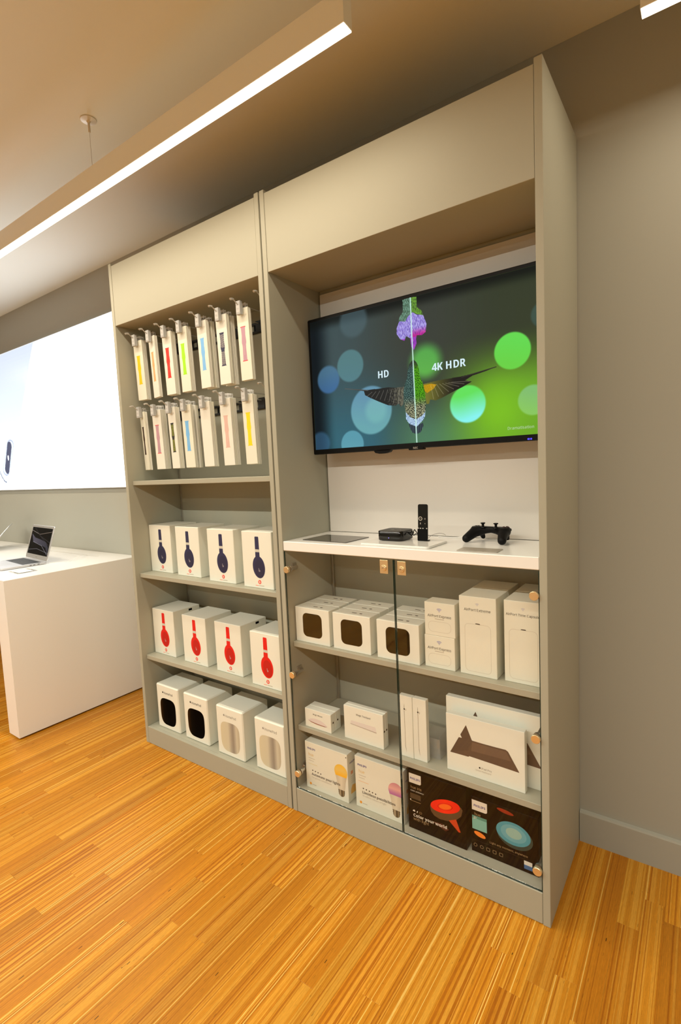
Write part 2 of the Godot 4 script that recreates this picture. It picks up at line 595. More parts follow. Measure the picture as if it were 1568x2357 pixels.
func hinge(d: Node3D, x: float, y: float, side: float) -> void:
	var st := new_st()
	var xf := Transform3D(Basis(Vector3(1, 0, 0), Vector3(0, 0, 1), Vector3(0, -1, 0)), Vector3(x, y, -0.0032))
	lathe(st, [Vector2(0, 0), Vector2(0.0115, 0), Vector2(0.0115, 0.003), Vector2(0.0136, 0.004), Vector2(0.0136, 0.0125), Vector2(0.0124, 0.0138), Vector2(0, 0.0138)], 28, xf)
	obj("hinge_cap", st, M.gold, d)
	var sb := new_st()
	var xb := Transform3D(Basis(Vector3(1, 0, 0), Vector3(0, 0, -1), Vector3(0, 1, 0)), Vector3(x, y, -0.0088))
	lathe(sb, [Vector2(0, 0), Vector2(0.012, 0), Vector2(0.012, 0.006), Vector2(0.006, 0.008), Vector2(0.006, 0.02), Vector2(0.0, 0.021)], 20, xb)
	var w := 0.006
	box(sb, Vector3(x - 0.004, y - 0.006, -0.062), Vector3(x + 0.004, y + 0.006, -0.02), 0.001)
	var gx := GN + T + 0.0004 if side < 0 else -T - 0.0004
	box(sb, Vector3(minf(gx, gx - side * w), y - 0.016, -0.072), Vector3(maxf(gx, gx - side * w), y + 0.016, -0.044), 0.001)
	box(sb, Vector3(minf(x, gx), y - 0.004, -0.062), Vector3(maxf(x, gx), y + 0.004, -0.050), 0.0008)
	obj("hinge_arm", sb, M.steel, d)

func lock(d: Node3D, x: float, y: float) -> void:
	var st := new_st()
	box(st, Vector3(x - 0.0165, y - 0.0245, -0.0033), Vector3(x + 0.0165, y + 0.0235, 0.0002), 0.0007)
	var xf := Transform3D(Basis(Vector3(1, 0, 0), Vector3(0, 0, 1), Vector3(0, -1, 0)), Vector3(x, y - 0.004, 0.0))
	lathe(st, [Vector2(0.0105, 0), Vector2(0.0105, 0.003), Vector2(0.0095, 0.0038), Vector2(0.0065, 0.0038), Vector2(0.0055, 0.0046), Vector2(0, 0.0046)], 24, xf)
	obj("lock_plate", st, M.gold, d)
	var sk := new_st()
	box(sk, Vector3(x - 0.0055, y - 0.0047, 0.0042), Vector3(x + 0.0015, y - 0.0033, 0.0052), 0.0002)
	obj("keyhole", sk, M.ink, d)

func make_counter() -> void:
	var st := new_st()
	box(st, Vector3(GN + T + 0.0008, 1.1125, BZ + 0.0008), Vector3(-T - 0.0008, CT, -0.002), 0.002)
	tag(obj("countertop", st, M.white), "glossy white counter slab under the television, over the glass doors", "countertop")

# ------------------------------------------------------------------ white table on the left
func make_table() -> void:
	var t := thing("display_table", "white waterfall display table with slab end panel, against the wall left of the units", "table", Vector3(-4.3, 0, 0))
	var xr := -2.7284 + 4.3
	var xl := -1.9
	var th := 0.1264
	var y0 := 0.010
	var y1 := 0.9044
	var b := 0.002
	var u := PackedVector2Array([Vector2(xl, y0), Vector2(xl + th, y0), Vector2(xl + th, y1 - th), Vector2(xr - th, y1 - th), Vector2(xr - th, y0), Vector2(xr, y0), Vector2(xr, y1 - b), Vector2(xr - b, y1), Vector2(xl + b, y1), Vector2(xl, y1 - b)])
	var st := new_st()
	prism(st, u, WZ + 0.002, 0.3694)
	obj("waterfall_slab", st, M.white, t)
	for x in [xl + 0.02, xr - th + 0.02]:
		board("floor_glide", Vector3(x, 0.0002, WZ + 0.02), Vector3(x + th - 0.04, 0.0098, 0.34), M.gap, t, 0.0005)
	var sg := new_st()
	box(sg, Vector3(xl + 0.3, y1 + 0.0001, -0.326), Vector3(xr - 0.28, y1 + 0.0009, -0.317), 0.0002)
	obj("cable_cover", sg, mat(rgb(206, 203, 196), 0.5), t)

# ------------------------------------------------------------------ light box on the wall
func make_poster() -> void:
	var t := thing("light_box", "large white backlit wall picture of a pale phone, left of the units", "lightbox", Vector3(-4.05, 1.368, WZ + 0.002))
	var w := 2.7
	var h := 1.144
	var st := new_st()
	box(st, Vector3(-w / 2, 0, 0), Vector3(w / 2, h, 0.022), 0.001)
	obj("frame", st, mat(rgb(224, 226, 228), 0.4, 0.3), t)
	var im := Image.create(540, 230, false, Image.FORMAT_RGB8)
	var face := func(wx: float, wy: float) -> Vector2:
		return Vector2((wx + 4.05 + w / 2) / w * 540.0, (1.368 + h - wy) / h * 230.0)
	for y in 230:
		var f := y / 229.0
		for x in 540:
			im.set_pixel(x, y, rgb(146, 156, 164).lerp(rgb(255, 255, 255), smoothstep(0.0, 0.12, f)))
	var edge := [face.call(-3.87, 2.52), face.call(-4.36, 1.72), face.call(-4.45, 1.49), face.call(-4.57, 1.42), face.call(-4.66, 1.46), face.call(-5.5, 2.0), face.call(-5.5, 2.52)]
	paint(im, PackedVector2Array(edge), func(p: Vector2) -> Color: return rgb(132, 139, 154).lerp(rgb(150, 158, 160), clampf(p.y / 120.0, 0, 1)))
	var lens := PackedVector2Array()
	for k in 24:
		var v := Vector2(cos(TAU * k / 24) * 0.042, sin(TAU * k / 24) * 0.042 + (0.105 if k < 12 else -0.105)).rotated(-0.42)
		lens.append(face.call(-4.515 + v.x, 1.645 + v.y))
	var rim := PackedVector2Array()
	var mid := face.call(-4.515, 1.645) as Vector2
	for p in lens:
		rim.append(mid + (p - mid) * Vector2(1.5, 1.1))
	paint(im, rim, func(_p: Vector2) -> Color: return rgb(112, 120, 140))
	for k in rim.size():
		rim[k] = mid + (rim[k] - mid) * 0.94
	paint(im, rim, func(_p: Vector2) -> Color: return rgb(150, 158, 166))
	paint(im, lens, func(_p: Vector2) -> Color: return rgb(46, 50, 68))
	var dot := PackedVector2Array()
	for k in 12:
		dot.append(face.call(-4.515 + 0.016 * cos(TAU * k / 12), 1.645 + 0.024 * sin(TAU * k / 12)))
	paint(im, dot, func(_p: Vector2) -> Color: return rgb(155, 157, 160))
	for k in 20:
		var a: Vector2 = face.call(lerpf(-4.76, -4.6, k / 19.0), 1.62 - 0.185 * sin(PI / 2 * k / 19.0))
		paint(im, ellipse(a.x, a.y, 1.3, 1.3, 8), func(_p: Vector2) -> Color: return rgb(74, 80, 98))
	var m := mat(Color(0.02, 0.02, 0.02), 0.3)
	m.emission_enabled = true
	m.emission_texture = ImageTexture.create_from_image(im)
	m.emission = Color.WHITE
	m.emission_operator = BaseMaterial3D.EMISSION_OP_MULTIPLY
	m.emission_energy_multiplier = 3.2
	decal(t, "lit_picture_screen", PackedVector2Array([Vector2(-w / 2 + 0.004, 0.004), Vector2(w / 2 - 0.004, 0.004), Vector2(w / 2 - 0.004, h - 0.004), Vector2(-w / 2 + 0.004, h - 0.004)]), m, Transform3D(Basis(), Vector3(0, 0, 0.0222)))

func paint(im: Image, a: PackedVector2Array, f: Callable) -> void:
	# fill a polygon given in pixels
	var lo := a[0]
	var hi := a[0]
	for p in a:
		lo = Vector2(minf(lo.x, p.x), minf(lo.y, p.y)); hi = Vector2(maxf(hi.x, p.x), maxf(hi.y, p.y))
	for y in range(maxi(0, int(lo.y)), mini(im.get_height(), int(hi.y) + 2)):
		for x in range(maxi(0, int(lo.x)), mini(im.get_width(), int(hi.x) + 2)):
			var p := Vector2(x + 0.5, y + 0.5)
			if Geometry2D.is_point_in_polygon(p, a):
				im.set_pixel(x, y, f.call(p))

# ------------------------------------------------------------------ lamps
func make_lamps() -> void:
	lamp("long white linear pendant lamp hung in front of the two units", -5.6, -0.3908, 0.3129, 0.0384, [-0.46, -1.60, -4.4], 2.15, LAMP)
	lamp("white linear pendant lamp at the top right, close to the wall", 0.216, 2.9, -0.1237, 0.0384, [0.7, 2.4], 1.6, LAMP)
	lamp("white linear pendant lamp over the shop floor, nearest behind the camera", -4.8, 2.3, 2.1, 0.0384, [-3.4, -1.2, 1.8], 5.8, LAMP_COOL)
	lamp("white linear pendant lamp over the shop floor, farthest from the units", -6.2, 0.6, 3.7, 0.0384, [-5.4, -2.8, -0.2], 2.4, LAMP_COOL)

func lamp(label: String, x0: float, x1: float, z: float, w: float, wires: Array, power: float, tint: Color) -> void:
	var y := 2.55
	var t := thing("linear_pendant_lamp", label, "lamp", Vector3((x0 + x1) / 2, y, z + w / 2))
	var l := (x1 - x0) / 2
	var st := new_st()
	box(st, Vector3(-l, 0.003, -w / 2), Vector3(l, 0.086, w / 2), 0.0008)
	obj("housing", st, M.lampbody, t)
	var sd := new_st()
	box(sd, Vector3(-l + 0.0015, -0.0005, -w / 2 + 0.0015), Vector3(l - 0.0015, 0.0028, w / 2 - 0.0015), 0.0005)
	obj("diffuser", sd, glow(tint, 3.0), t)
	for wx in wires:
		var sw := new_st()
		var px: float = wx - (x0 + x1) / 2
		lathe(sw, [Vector2(0.0008, 0.085), Vector2(0.0008, CH - y - 0.04)], 6, Transform3D(Basis(), Vector3(px, 0, 0)))
		obj("wire", sw, M.steel, t)
		var sc := new_st()
		lathe(sc, [Vector2(0.0, CH - y - 0.048), Vector2(0.0035, CH - y - 0.047), Vector2(0.0045, CH - y - 0.043), Vector2(0.0045, CH - y - 0.012), Vector2(0.0085, CH - y - 0.007), Vector2(0.029, CH - y - 0.003), Vector2(0.030, CH - y - 0.0005)], 24, Transform3D(Basis(), Vector3(px, 0, 0)))
		obj("canopy", sc, M.canopy, t)
	var a := AreaLight3D.new()
	a.name = "lamp_light"
	a.area_size = Vector2(l * 2 - 0.004, w - 0.004)
	a.light_color = tint
	a.area_normalize_energy = true
	a.light_energy = power * l * 2 / PI
	a.shadow_enabled = true
	a.set("area_range", 12.0)
	a.position = Vector3(0, -0.0012, 0)
	a.rotation = Vector3(-PI / 2, 0, 0)
	t.add_child(a, true)

# ------------------------------------------------------------------ television
func make_television() -> void:
	var t := thing("television", "wide black flat television showing a hummingbird and flower above the counter", "television", Vector3(-0.507, 1.494, -0.193))
	var w := 0.958
	var h := 0.5535
	var st := new_st()
	slab(st, w, h, 0.006, 0.026, 0.003, Transform3D(Basis(), Vector3(0, h / 2, -0.026)))
	slab(st, w * 0.8, h * 0.75, 0.03, 0.035, 0.01, Transform3D(Basis(), Vector3(0, h / 2, -0.06)))
	obj("casing", st, M.black, t)
	var sm := new_st()
	box(sm, Vector3(-0.2, 0.15, BZ + 0.193 + 0.0005), Vector3(0.2, 0.4, -0.06), 0.002)
	obj("wall_bracket", sm, M.rail, t)
	# bottom trim: badge, sensor pod, feet tab, status light
	var sb := new_st()
	box(sb, Vector3(-0.028, -0.006, -0.02), Vector3(0.034, 0.004, 0.0008), 0.002)
	obj("badge_tab", sb, M.black, t)
	words(t, "NEC", 0.0105, 0.002, 0.0015, Transform3D(Basis(), Vector3(0, 0, 0.0009)), mat(rgb(150, 148, 142), 0.4), "badge_lettering", true)
	var sp := new_st()
	prism(sp, pts([-0.042, 0.002, -0.034, -0.008, -0.016, -0.012, 0.012, -0.012, 0.03, -0.008, 0.038, 0.002]), -0.02, -0.004, Transform3D(Basis(), Vector3(-0.142, 0, 0)))
	obj("sensor_pod", sp, M.black, t)
	var sl := new_st()
	box(sl, Vector3(0.404, 0.0035, -0.002), Vector3(0.411, 0.0085, 0.0006), 0.0005)
	box(sl, Vector3(0.413, 0.0035, -0.002), Vector3(0.418, 0.0085, 0.0006), 0.0005)
	obj("status_light", sl, glow(rgb(70, 60, 255), 2.0), t)
	var m := mat(Color(0.01, 0.01, 0.01), 0.3, 0.0, 0.12)
	m.emission_enabled = true
	m.emission_texture = ImageTexture.create_from_image(television_picture())
	m.emission = Color.WHITE
	m.emission_operator = BaseMaterial3D.EMISSION_OP_MULTIPLY
	m.emission_energy_multiplier = 0.95
	var scr := decal(t, "screen", PackedVector2Array([Vector2(-0.465, 0.02), Vector2(0.465, 0.02), Vector2(0.465, 0.54), Vector2(-0.465, 0.54)]), m, Transform3D(Basis(), Vector3(0, 0, 0.0002)))
	var wl := glow(rgb(214, 240, 250), 0.95)
	var xf := Transform3D(Basis(), Vector3(-0.465, 0.54, 0.0004))
	words(scr, "HD", 0.037, 0.367 * 0.93, -0.488 * 0.52, xf, wl, "screen_lettering", true)
	words(scr, "4K HDR", 0.037, 0.650 * 0.93, -0.498 * 0.52, xf, wl, "screen_lettering", true)
	words(scr, "Dramatisation", 0.0135, 0.912 * 0.93, -0.952 * 0.52, xf, glow(rgb(190, 220, 170), 0.85), "screen_lettering")

func television_picture() -> Image:
	var w := 960
	var h := 540
	var im := Image.create(120, 68, false, Image.FORMAT_RGB8)
	for y in 68:
		for x in 120:
			var u := x / 119.0
			var v := y / 67.0
			var c := rgb(66, 82, 84).lerp(rgb(62, 66, 58), smoothstep(0.15, 0.5, u))
			c = c.lerp(rgb(56, 62, 44), smoothstep(0.55, 0.9, u))
			c = c.lerp(rgb(58, 104, 118), smoothstep(0.25, 1.0, v) * (1.0 - smoothstep(0.25, 0.6, u)))
			c = c.lerp(rgb(84, 128, 96), smoothstep(0.55, 1.0, v) * smoothstep(0.3, 0.55, u))
			c = c.lerp(rgb(112, 170, 44), smoothstep(0.3, 0.75, v) * smoothstep(0.55, 0.85, u))
			c = c.lerp(rgb(128, 196, 40), exp(-pow((u - 0.84) / 0.10, 2) - pow((v - 0.84) / 0.18, 2)))
			c = c.lerp(rgb(20, 26, 30), (1.0 - smoothstep(0.015, 0.12, u)) * 0.95)
			c = c.lerp(rgb(18, 20, 18), (1.0 - smoothstep(0.0, 0.09, v)) * 0.8)
			im.set_pixel(x, y, c)
	im.resize(w, h, Image.INTERPOLATE_CUBIC)
	# soft discs of light: centre u, v, radius in u, colours, strength, softness
	for b in [[0.088, 0.46, 0.066, rgb(84, 128, 160), rgb(70, 116, 170), 0.8, 0.2], [0.205, 0.385, 0.072, rgb(92, 136, 140), rgb(92, 138, 146), 0.85, 0.14], [0.30, 0.735, 0.105, rgb(112, 162, 190), rgb(120, 184, 190), 0.85, 0.10], [0.325, 0.74, 0.068, rgb(128, 188, 190), rgb(124, 190, 186), 0.7, 0.5], [0.555, 0.45, 0.088, rgb(96, 190, 84), rgb(108, 204, 82), 0.85, 0.6], [0.72, 0.77, 0.073, rgb(104, 230, 96), rgb(140, 250, 246), 1.0, 0.12], [0.886, 0.475, 0.067, rgb(104, 222, 84), rgb(110, 216, 74), 1.0, 0.11], [0.955, 0.79, 0.056, rgb(140, 200, 140), rgb(150, 214, 120), 0.75, 0.15], [0.20, 0.975, 0.062, rgb(104, 172, 190), rgb(112, 182, 196), 0.8, 0.12], [0.23, 0.06, 0.08, rgb(84, 108, 116), rgb(84, 106, 112), 0.6, 0.3], [0.995, 0.29, 0.05, rgb(66, 92, 84), rgb(66, 92, 84), 0.7, 0.2], [0.03, 0.95, 0.06, rgb(70, 120, 160), rgb(70, 120, 160), 0.5, 0.3]]:
		var cx: float = b[0] * w
		var cy: float = b[1] * h
		var r: float = b[2] * w
		for y in range(maxi(0, int(cy - r)), mini(h, int(cy + r) + 1)):
			for x in range(maxi(0, int(cx - r)), mini(w, int(cx + r) + 1)):
				var d := Vector2(x - cx, y - cy).length() / r
				if d < 1.0:
					var k: float = b[5] * (1.0 - smoothstep(1.0 - b[6], 1.0, d))
					var f := clampf((y - cy + 0.3 * (x - cx) * sin(x * 0.02)) / r * 0.8 + 0.4, 0, 1)
					im.set_pixel(x, y, im.get_pixel(x, y).lerp(b[3].lerp(b[4], f), k))
	var sc := func(a: Array) -> PackedVector2Array:
		var o := PackedVector2Array()
		for i in range(0, a.size(), 2):
			o.append(Vector2(a[i] * w, a[i + 1] * h))
		return o
	var mid := 0.503
	var n := FastNoiseLite.new()
	n.seed = 5
	n.frequency = 0.09
	# wings
	var wl: PackedVector2Array = sc.call([.459, .600, .421, .598, .387, .587, .342, .587, .286, .584, .175, .549, .223, .570, .270, .588, .275, .620, .300, .645, .345, .684, .384, .715, .418, .725, .433, .713, .442, .737, .454, .724])
	paint(im, wl, func(p: Vector2) -> Color: return rgb(42, 42, 40).lerp(rgb(150, 146, 120), clampf((p.x / w - 0.39) * 9.0 + 0.5 * n.get_noise_2d(p.x, p.y), 0, 0.8)))
	var wr: PackedVector2Array = sc.call([.542, .600, .587, .593, .630, .589, .693, .587, .750, .578, .831, .558, .793, .575, .741, .592, .713, .616, .739, .629, .704, .655, .663, .680, .620, .710, .593, .722, .571, .711, .566, .739, .555, .740, .548, .656])
	paint(im, wr, func(p: Vector2) -> Color: return rgb(120, 118, 50).lerp(rgb(38, 34, 30), clampf((p.x / w - 0.56) * 9.0, 0, 1)))
	paint(im, sc.call([.546, .608, .578, .605, .599, .617, .586, .642, .559, .665, .547, .648]), func(p: Vector2) -> Color: return rgb(226, 168, 20).lerp(rgb(160, 130, 30), 0.5 + 0.5 * n.get_noise_2d(p.x * 2, p.y * 2)))
	for k in 8:
		var f := k / 7.0
		stroke(im, Vector2(lerpf(0.44, 0.31, f) * w, 0.605 * h), Vector2(lerpf(0.43, 0.285, f) * w, lerpf(0.715, 0.63, f) * h), 1.0, rgb(214, 210, 196), 0.35)
		stroke(im, Vector2(lerpf(0.575, 0.66, f) * w, 0.615 * h), Vector2(lerpf(0.585, 0.73, f) * w, lerpf(0.71, 0.625, f) * h), 1.0, rgb(220, 212, 180), 0.35)
	stroke(im, Vector2(0.175 * w, 0.551 * h), Vector2(0.29 * w, 0.588 * h), 1.6, rgb(96, 96, 92), 0.9)
	stroke(im, Vector2(0.829 * w, 0.559 * h), Vector2(0.70 * w, 0.592 * h), 1.6, rgb(56, 52, 46), 0.9)
	# tail, rump, body
	paint(im, sc.call([.476, .862, .478, .884, .490, .927, .508, .940, .527, .928, .539, .886, .537, .864, .509, .881]), func(p: Vector2) -> Color: return rgb(40, 46, 52).lerp(rgb(90, 110, 120), clampf(sin(p.x * 0.9), 0, 1)))
	paint(im, sc.call([.463, .778, .464, .830, .477, .862, .509, .889, .537, .849, .547, .822, .549, .786, .508, .80]), func(p: Vector2) -> Color: return rgb(188, 214, 240).lerp(rgb(60, 90, 130), clampf(n.get_noise_2d(p.x * 1.6, p.y * 1.6) * 1.6, 0, 1)))
	paint(im, sc.call([.504, .421, .495, .433, .485, .452, .478, .494, .475, .537, .463, .586, .456, .636, .458, .710, .463, .778, .483, .818, .508, .837, .534, .816, .548, .793, .552, .729, .550, .656, .542, .597, .530, .543, .525, .478, .518, .447]), func(p: Vector2) -> Color:
		var q := n.get_noise_2d(p.x * 2.2, p.y * 2.2)
		var low := smoothstep(0.66, 0.76, p.y / h)
		var c := rgb(58, 88, 84) if p.x / w < mid else rgb(70, 150, 18)
		c = c.lerp(rgb(120, 150, 140) if p.x / w < mid else rgb(120, 210, 40), clampf(q * 1.8, 0, 1))
		c = c.lerp(rgb(20, 30, 26), clampf(-q * 2.0, 0, 0.8))
		var low_c := rgb(190, 190, 150) if q > 0.0 else rgb(28, 32, 26)
		c = c.lerp(low_c, low)
		return c.lerp(rgb(50, 54, 46), 1.0 - smoothstep(0.43, 0.50, p.y / h)))
	# flower
	paint(im, sc.call([.448, .144, .474, .146, .488, .115, .507, .101, .524, .125, .551, .135, .565, .199, .560, .253, .544, .269, .522, .262, .519, .283, .520, .318, .508, .358, .497, .333, .494, .275, .476, .254, .468, .284, .450, .268, .434, .226, .436, .183]), func(p: Vector2) -> Color:
		var c := rgb(150, 134, 226).lerp(rgb(200, 190, 250), clampf(0.5 + n.get_noise_2d(p.x * 3.0, p.y * 0.7) * 1.6, 0, 1))
		if p.x / w > mid:
			c = c.lerp(rgb(210, 40, 150), smoothstep(0.2, 0.27, p.y / h))
		if p.y / h > 0.27:
			c = rgb(176, 70, 200)
		return c.lerp(rgb(70, 40, 130), clampf(n.get_noise_2d(p.x * 4.0 + 90, p.y * 0.6) * 1.8, 0, 0.7)))
	paint(im, sc.call([.465, .004, .482, .001, .509, .001, .526, .006, .526, .073, .547, .109, .551, .138, .525, .121, .507, .101, .488, .122, .474, .153, .446, .143, .449, .115, .466, .085]), func(p: Vector2) -> Color:
		var c := rgb(120, 160, 140) if p.x / w < mid else rgb(120, 176, 60)
		return c.lerp(rgb(46, 64, 44), clampf(0.3 + n.get_noise_2d(p.x * 4.0, p.y * 0.8) * 1.6, 0, 0.85)))
	stroke(im, Vector2(0.499 * w, 0), Vector2(0.508 * w, h), 1.6, rgb(226, 255, 246), 0.95)
	stroke(im, Vector2(0.499 * w, 0), Vector2(0.508 * w, h), 3.4, rgb(200, 250, 230), 0.35)
	return im

func stroke(im: Image, a: Vector2, b: Vector2, r: float, c: Color, k: float) -> void:
	var lo := Vector2(minf(a.x, b.x) - r - 1, minf(a.y, b.y) - r - 1)
	var hi := Vector2(maxf(a.x, b.x) + r + 1, maxf(a.y, b.y) + r + 1)
	for y in range(maxi(0, int(lo.y)), mini(im.get_height(), int(hi.y) + 1)):
		for x in range(maxi(0, int(lo.x)), mini(im.get_width(), int(hi.x) + 1)):
			var p := Vector2(x + 0.5, y + 0.5)
			var d := p.distance_to(Geometry2D.get_closest_point_to_segment(p, a, b))
			if d < r + 0.5:
				im.set_pixel(x, y, im.get_pixel(x, y).lerp(c, k * clampf(r + 0.5 - d, 0, 1)))

# ------------------------------------------------------------------ hooks and hanging strap boxes
func make_hooks_and_straps() -> void:
	var hx := [[-1.990, -1.873, -1.753, -1.636, -1.497, -1.366, -1.233, -1.098], [-1.999, -1.878, -1.758, -1.645, -1.510, -1.374, -1.234, -1.103]]
	var wy := [2.133, 1.775]
	var look := [[["yellow", rgb(255, 206, 0), 3, 0.06], ["peach", rgb(255, 176, 120), 2, -0.30], ["red", rgb(250, 40, 20), 3, 0.03], ["lime green", rgb(168, 236, 0), 3, 0.0], ["light blue", rgb(124, 190, 250), 4, -0.05], ["dotted navy", rgb(40, 42, 78), 4, 0.02], ["mauve with red ends", rgb(192, 150, 170), 2, 0.0]],
		[["dark brown", rgb(52, 26, 14), 2, -0.42], ["mauve with red tips", rgb(190, 150, 164), 4, 0.02], ["dotted black and yellow", rgb(40, 40, 42), 3, -0.15], ["sky blue", rgb(120, 188, 246), 4, 0.03], ["plain white", rgb(238, 234, 226), 3, 0.0], ["pale pink", rgb(222, 186, 176), 4, 0.02], ["bright yellow", rgb(255, 222, 0), 3, -0.02]]]
	var holder_cache := []
	for row in 2:
		for i in 8:
			var x: float = hx[row][i]
			var y: float = wy[row]
			var where := "upper" if row == 0 else "lower"
			var which := "empty at the right end" if i == 7 else "holding the %s strap boxes" % look[row][i][0]
			var h := thing("peg_hook", "grey wire peg hook of the %s rail, %s" % [where, which], "hook", Vector3(x, y, BZ), 0, "peg hooks in the open unit")
			if holder_cache.is_empty():
				var st := new_st()
				tube(st, curve([Vector3(0, 0, 0.015), Vector3(0, 0, 0.15), Vector3(0, 0, 0.262), Vector3(0, 0.002, 0.278), Vector3(0, 0.012, 0.292), Vector3(0, 0.0145, 0.300)], 5), 0.0022)
				st.generate_normals()
				holder_cache.append(st.commit())
				var s2 := new_st()
				tube(s2, PackedVector3Array([Vector3(0, 0.0150, 0.296), Vector3(0, 0.0155, 0.303), Vector3(0, 0.012, 0.314), Vector3(0, 0.0115, 0.3145)]), 0.0043, 9)
				s2.generate_normals()
				holder_cache.append(s2.commit())
				var s3 := new_st()
				box(s3, Vector3(-0.0125, -0.041, 0.258), Vector3(0.0125, 0.0145, 0.274), 0.0012)
				s3.generate_normals()
				holder_cache.append(s3.commit())
				var s4 := new_st()
				box(s4, Vector3(-0.02, -0.04, 0.0145), Vector3(0.02, 0.012, 0.018), 0.001)
				s4.generate_normals()
				holder_cache.append(s4.commit())
			put("wire", holder_cache[0], M.hook, h)
			put("tip_cap", holder_cache[1], M.hook, h)
			put("back_plate", holder_cache[3], M.rail, h)
			if i < 7:
				var g := put("label_holder", holder_cache[2], M.holder, h)
				var xf := Transform3D(Basis(), Vector3(0, 0, 0.2741))
				decal(g, "paper_label", PackedVector2Array([Vector2(-0.010, -0.032), Vector2(0.010, -0.032), Vector2(0.010, -0.004), Vector2(-0.010, -0.004)]), mat(rgb(206, 207, 206), 0.6), xf)
				words(g, "15", 0.011, -0.001, -0.019, xf, M.inkg)
				var L: Array = look[row][i]
				for k in L[2]:
					strap_box(x, y, k, L, where, h, i, row)

func strap_box(x: float, y: float, k: int, L: Array, where: String, _h: Node3D, i: int, row: int) -> void:
	var w := 0.067
	var hh := 0.296
	var d := 0.0085
	var back := k * (d + 0.0011)
	if row == 0 and i >= 4 and k >= 2:
		back += 0.012
	if row == 1 and i == 3 and k >= 2:
		back += 0.010
	var jig := sin(i * 7.1 + k * 3.3 + row * 5.0)
	var lab: String
	if k == 0:
		lab = "slim box with a %s watch strap, front of its %s rail hook" % [L[0], where]
	else:
		lab = "%s slim box behind the %s strap box, %s rail" % [["", "second", "third", "fourth"][k], L[0], where]
	var turn := Basis.from_euler(Vector3(deg_to_rad(1.7), L[3] * 0.75, 0))
	var at := Vector3(x, y - 0.011 - 0.0015 * absf(jig) * minf(k, 2), -0.066) - turn.z * back
	at += turn.x * (0.0012 * jig if k > 0 else 0.0)
	var t := thing("strap_box", lab, "box", at, 0.0, "strap boxes on the peg hooks")
	t.basis = turn
	if not cache.has("strap"):
		var st := new_st()
		box(st, Vector3(-w / 2, -hh, -d), Vector3(w / 2, 0, 0), 0.0008)
		st.generate_normals()
		cache["strap"] = st.commit()
		var s2 := new_st()
		for q in [[-0.017, -0.002, 0.017, 0.0065], [-0.017, 0.0165, 0.017, 0.022], [-0.017, 0.0065, -0.011, 0.0165], [0.011, 0.0065, 0.017, 0.0165]]:
			box(s2, Vector3(q[0], q[1], -d - 0.0003), Vector3(q[2], q[3], -d + 0.0003), 0.0001)
		s2.generate_normals()
		cache["strap_tab"] = s2.commit()
	put("carton", cache["strap"], M.straw if (i + k) % 3 else M.card2, t)
	put("hang_tab", cache["strap_tab"], M.plastic, t)
	if k > 0:
		return
	var xf := Transform3D(Basis(), Vector3(-w / 2, -hh, 0))
	for q in 4:
		decal(t, "small_print", shift(rrect(0.0012, 0.016 - 0.003 * q, 0.0001, 1), 0.044 + 0.004 * q, 0.262 + 0.0015 * q), M.inkl if q < 3 else M.inkg, xf)
	var m := mat(L[1], 0.55)
	if L[0] == "plain white":
		return
	# strap outline: flared ends, wider over the middle
	var cx := w * 0.48
	var a := PackedVector2Array()
	var half := [[0.0790, 0.0150], [0.0815, 0.0140], [0.0835, 0.0118], [0.135, 0.0098], [0.148, 0.0108], [0.153, 0.0128], [0.160, 0.0132], [0.166, 0.0126], [0.186, 0.0108], [0.215, 0.0122], [0.2185, 0.0140], [0.2215, 0.0150]]
	for p in half:
		a.append(Vector2(cx + p[1], p[0]))
	for q in range(half.size() - 1, -1, -1):
		a.append(Vector2(cx - half[q][1], half[q][0]))
	decal(t, "printed_strap", a, m, xf)
	var lab0: String = L[0]
	if lab0.begins_with("mauve"):
		for yy in [0.0790, 0.2190]:
			decal(t, "printed_strap_end", PackedVector2Array([Vector2(cx - 0.0152, yy), Vector2(cx + 0.0152, yy), Vector2(cx + 0.0145, yy + 0.003), Vector2(cx - 0.0145, yy + 0.003)]), mat(rgb(232, 50, 62), 0.5), xf, 2)
	if lab0.begins_with("dotted"):
		var dm := mat(rgb(232, 226, 216) if row == 0 else rgb(206, 216, 60), 0.55)
		var st := new_st()
		for r in 30:
			if r in [13, 14, 15, 16]:
				continue
			for c in 5:
				var px := cx - 0.0085 + c * 0.0038 + (0.0019 if r % 2 else 0.0)
				if px > cx + 0.0098:
					continue
				cap(st, ellipse(px, 0.0865 + r * 0.0043, 0.0012, 0.0012, 8), 0.0003, xf)
		obj("printed_dots", st, dm, t)
	elif lab0 in ["red", "pale pink", "sky blue", "mauve with red ends", "light blue"]:
		var sd := new_st()
		for r in 7:
			cap(sd, ellipse(cx - 0.001, 0.108 + r * 0.0055, 0.0011, 0.0014, 8), 0.0003, xf)
		obj("printed_holes", sd, mat(L[1].lerp(Color(1, 0.95, 0.9), 0.6), 0.55), t)

# ------------------------------------------------------------------ cartons in general
func carton(called: String, label: String, x0: float, x1: float, y: float, z1: float, depth: float, h: float, m: Material, group := "", b := 0.0014, turn := 0.0) -> Node3D:
	# stands on y, its front face at z1
	var w := x1 - x0
	var t := thing(called, label, "box", Vector3((x0 + x1) / 2, y + 0.0003, z1 - depth / 2), turn, group)
	t.set_meta("w", w); t.set_meta("h", h); t.set_meta("d", depth)
	var st := new_st()
	box(st, Vector3(-w / 2, 0, -depth / 2), Vector3(w / 2, h, depth / 2), b)
	obj("carton", st, m, t)
	return t

func front(t: Node3D) -> Transform3D:
	# face axes: origin at the lower left corner of the front
	return Transform3D(Basis(), Vector3(-float(t.get_meta("w")) / 2, 0, float(t.get_meta("d")) / 2))

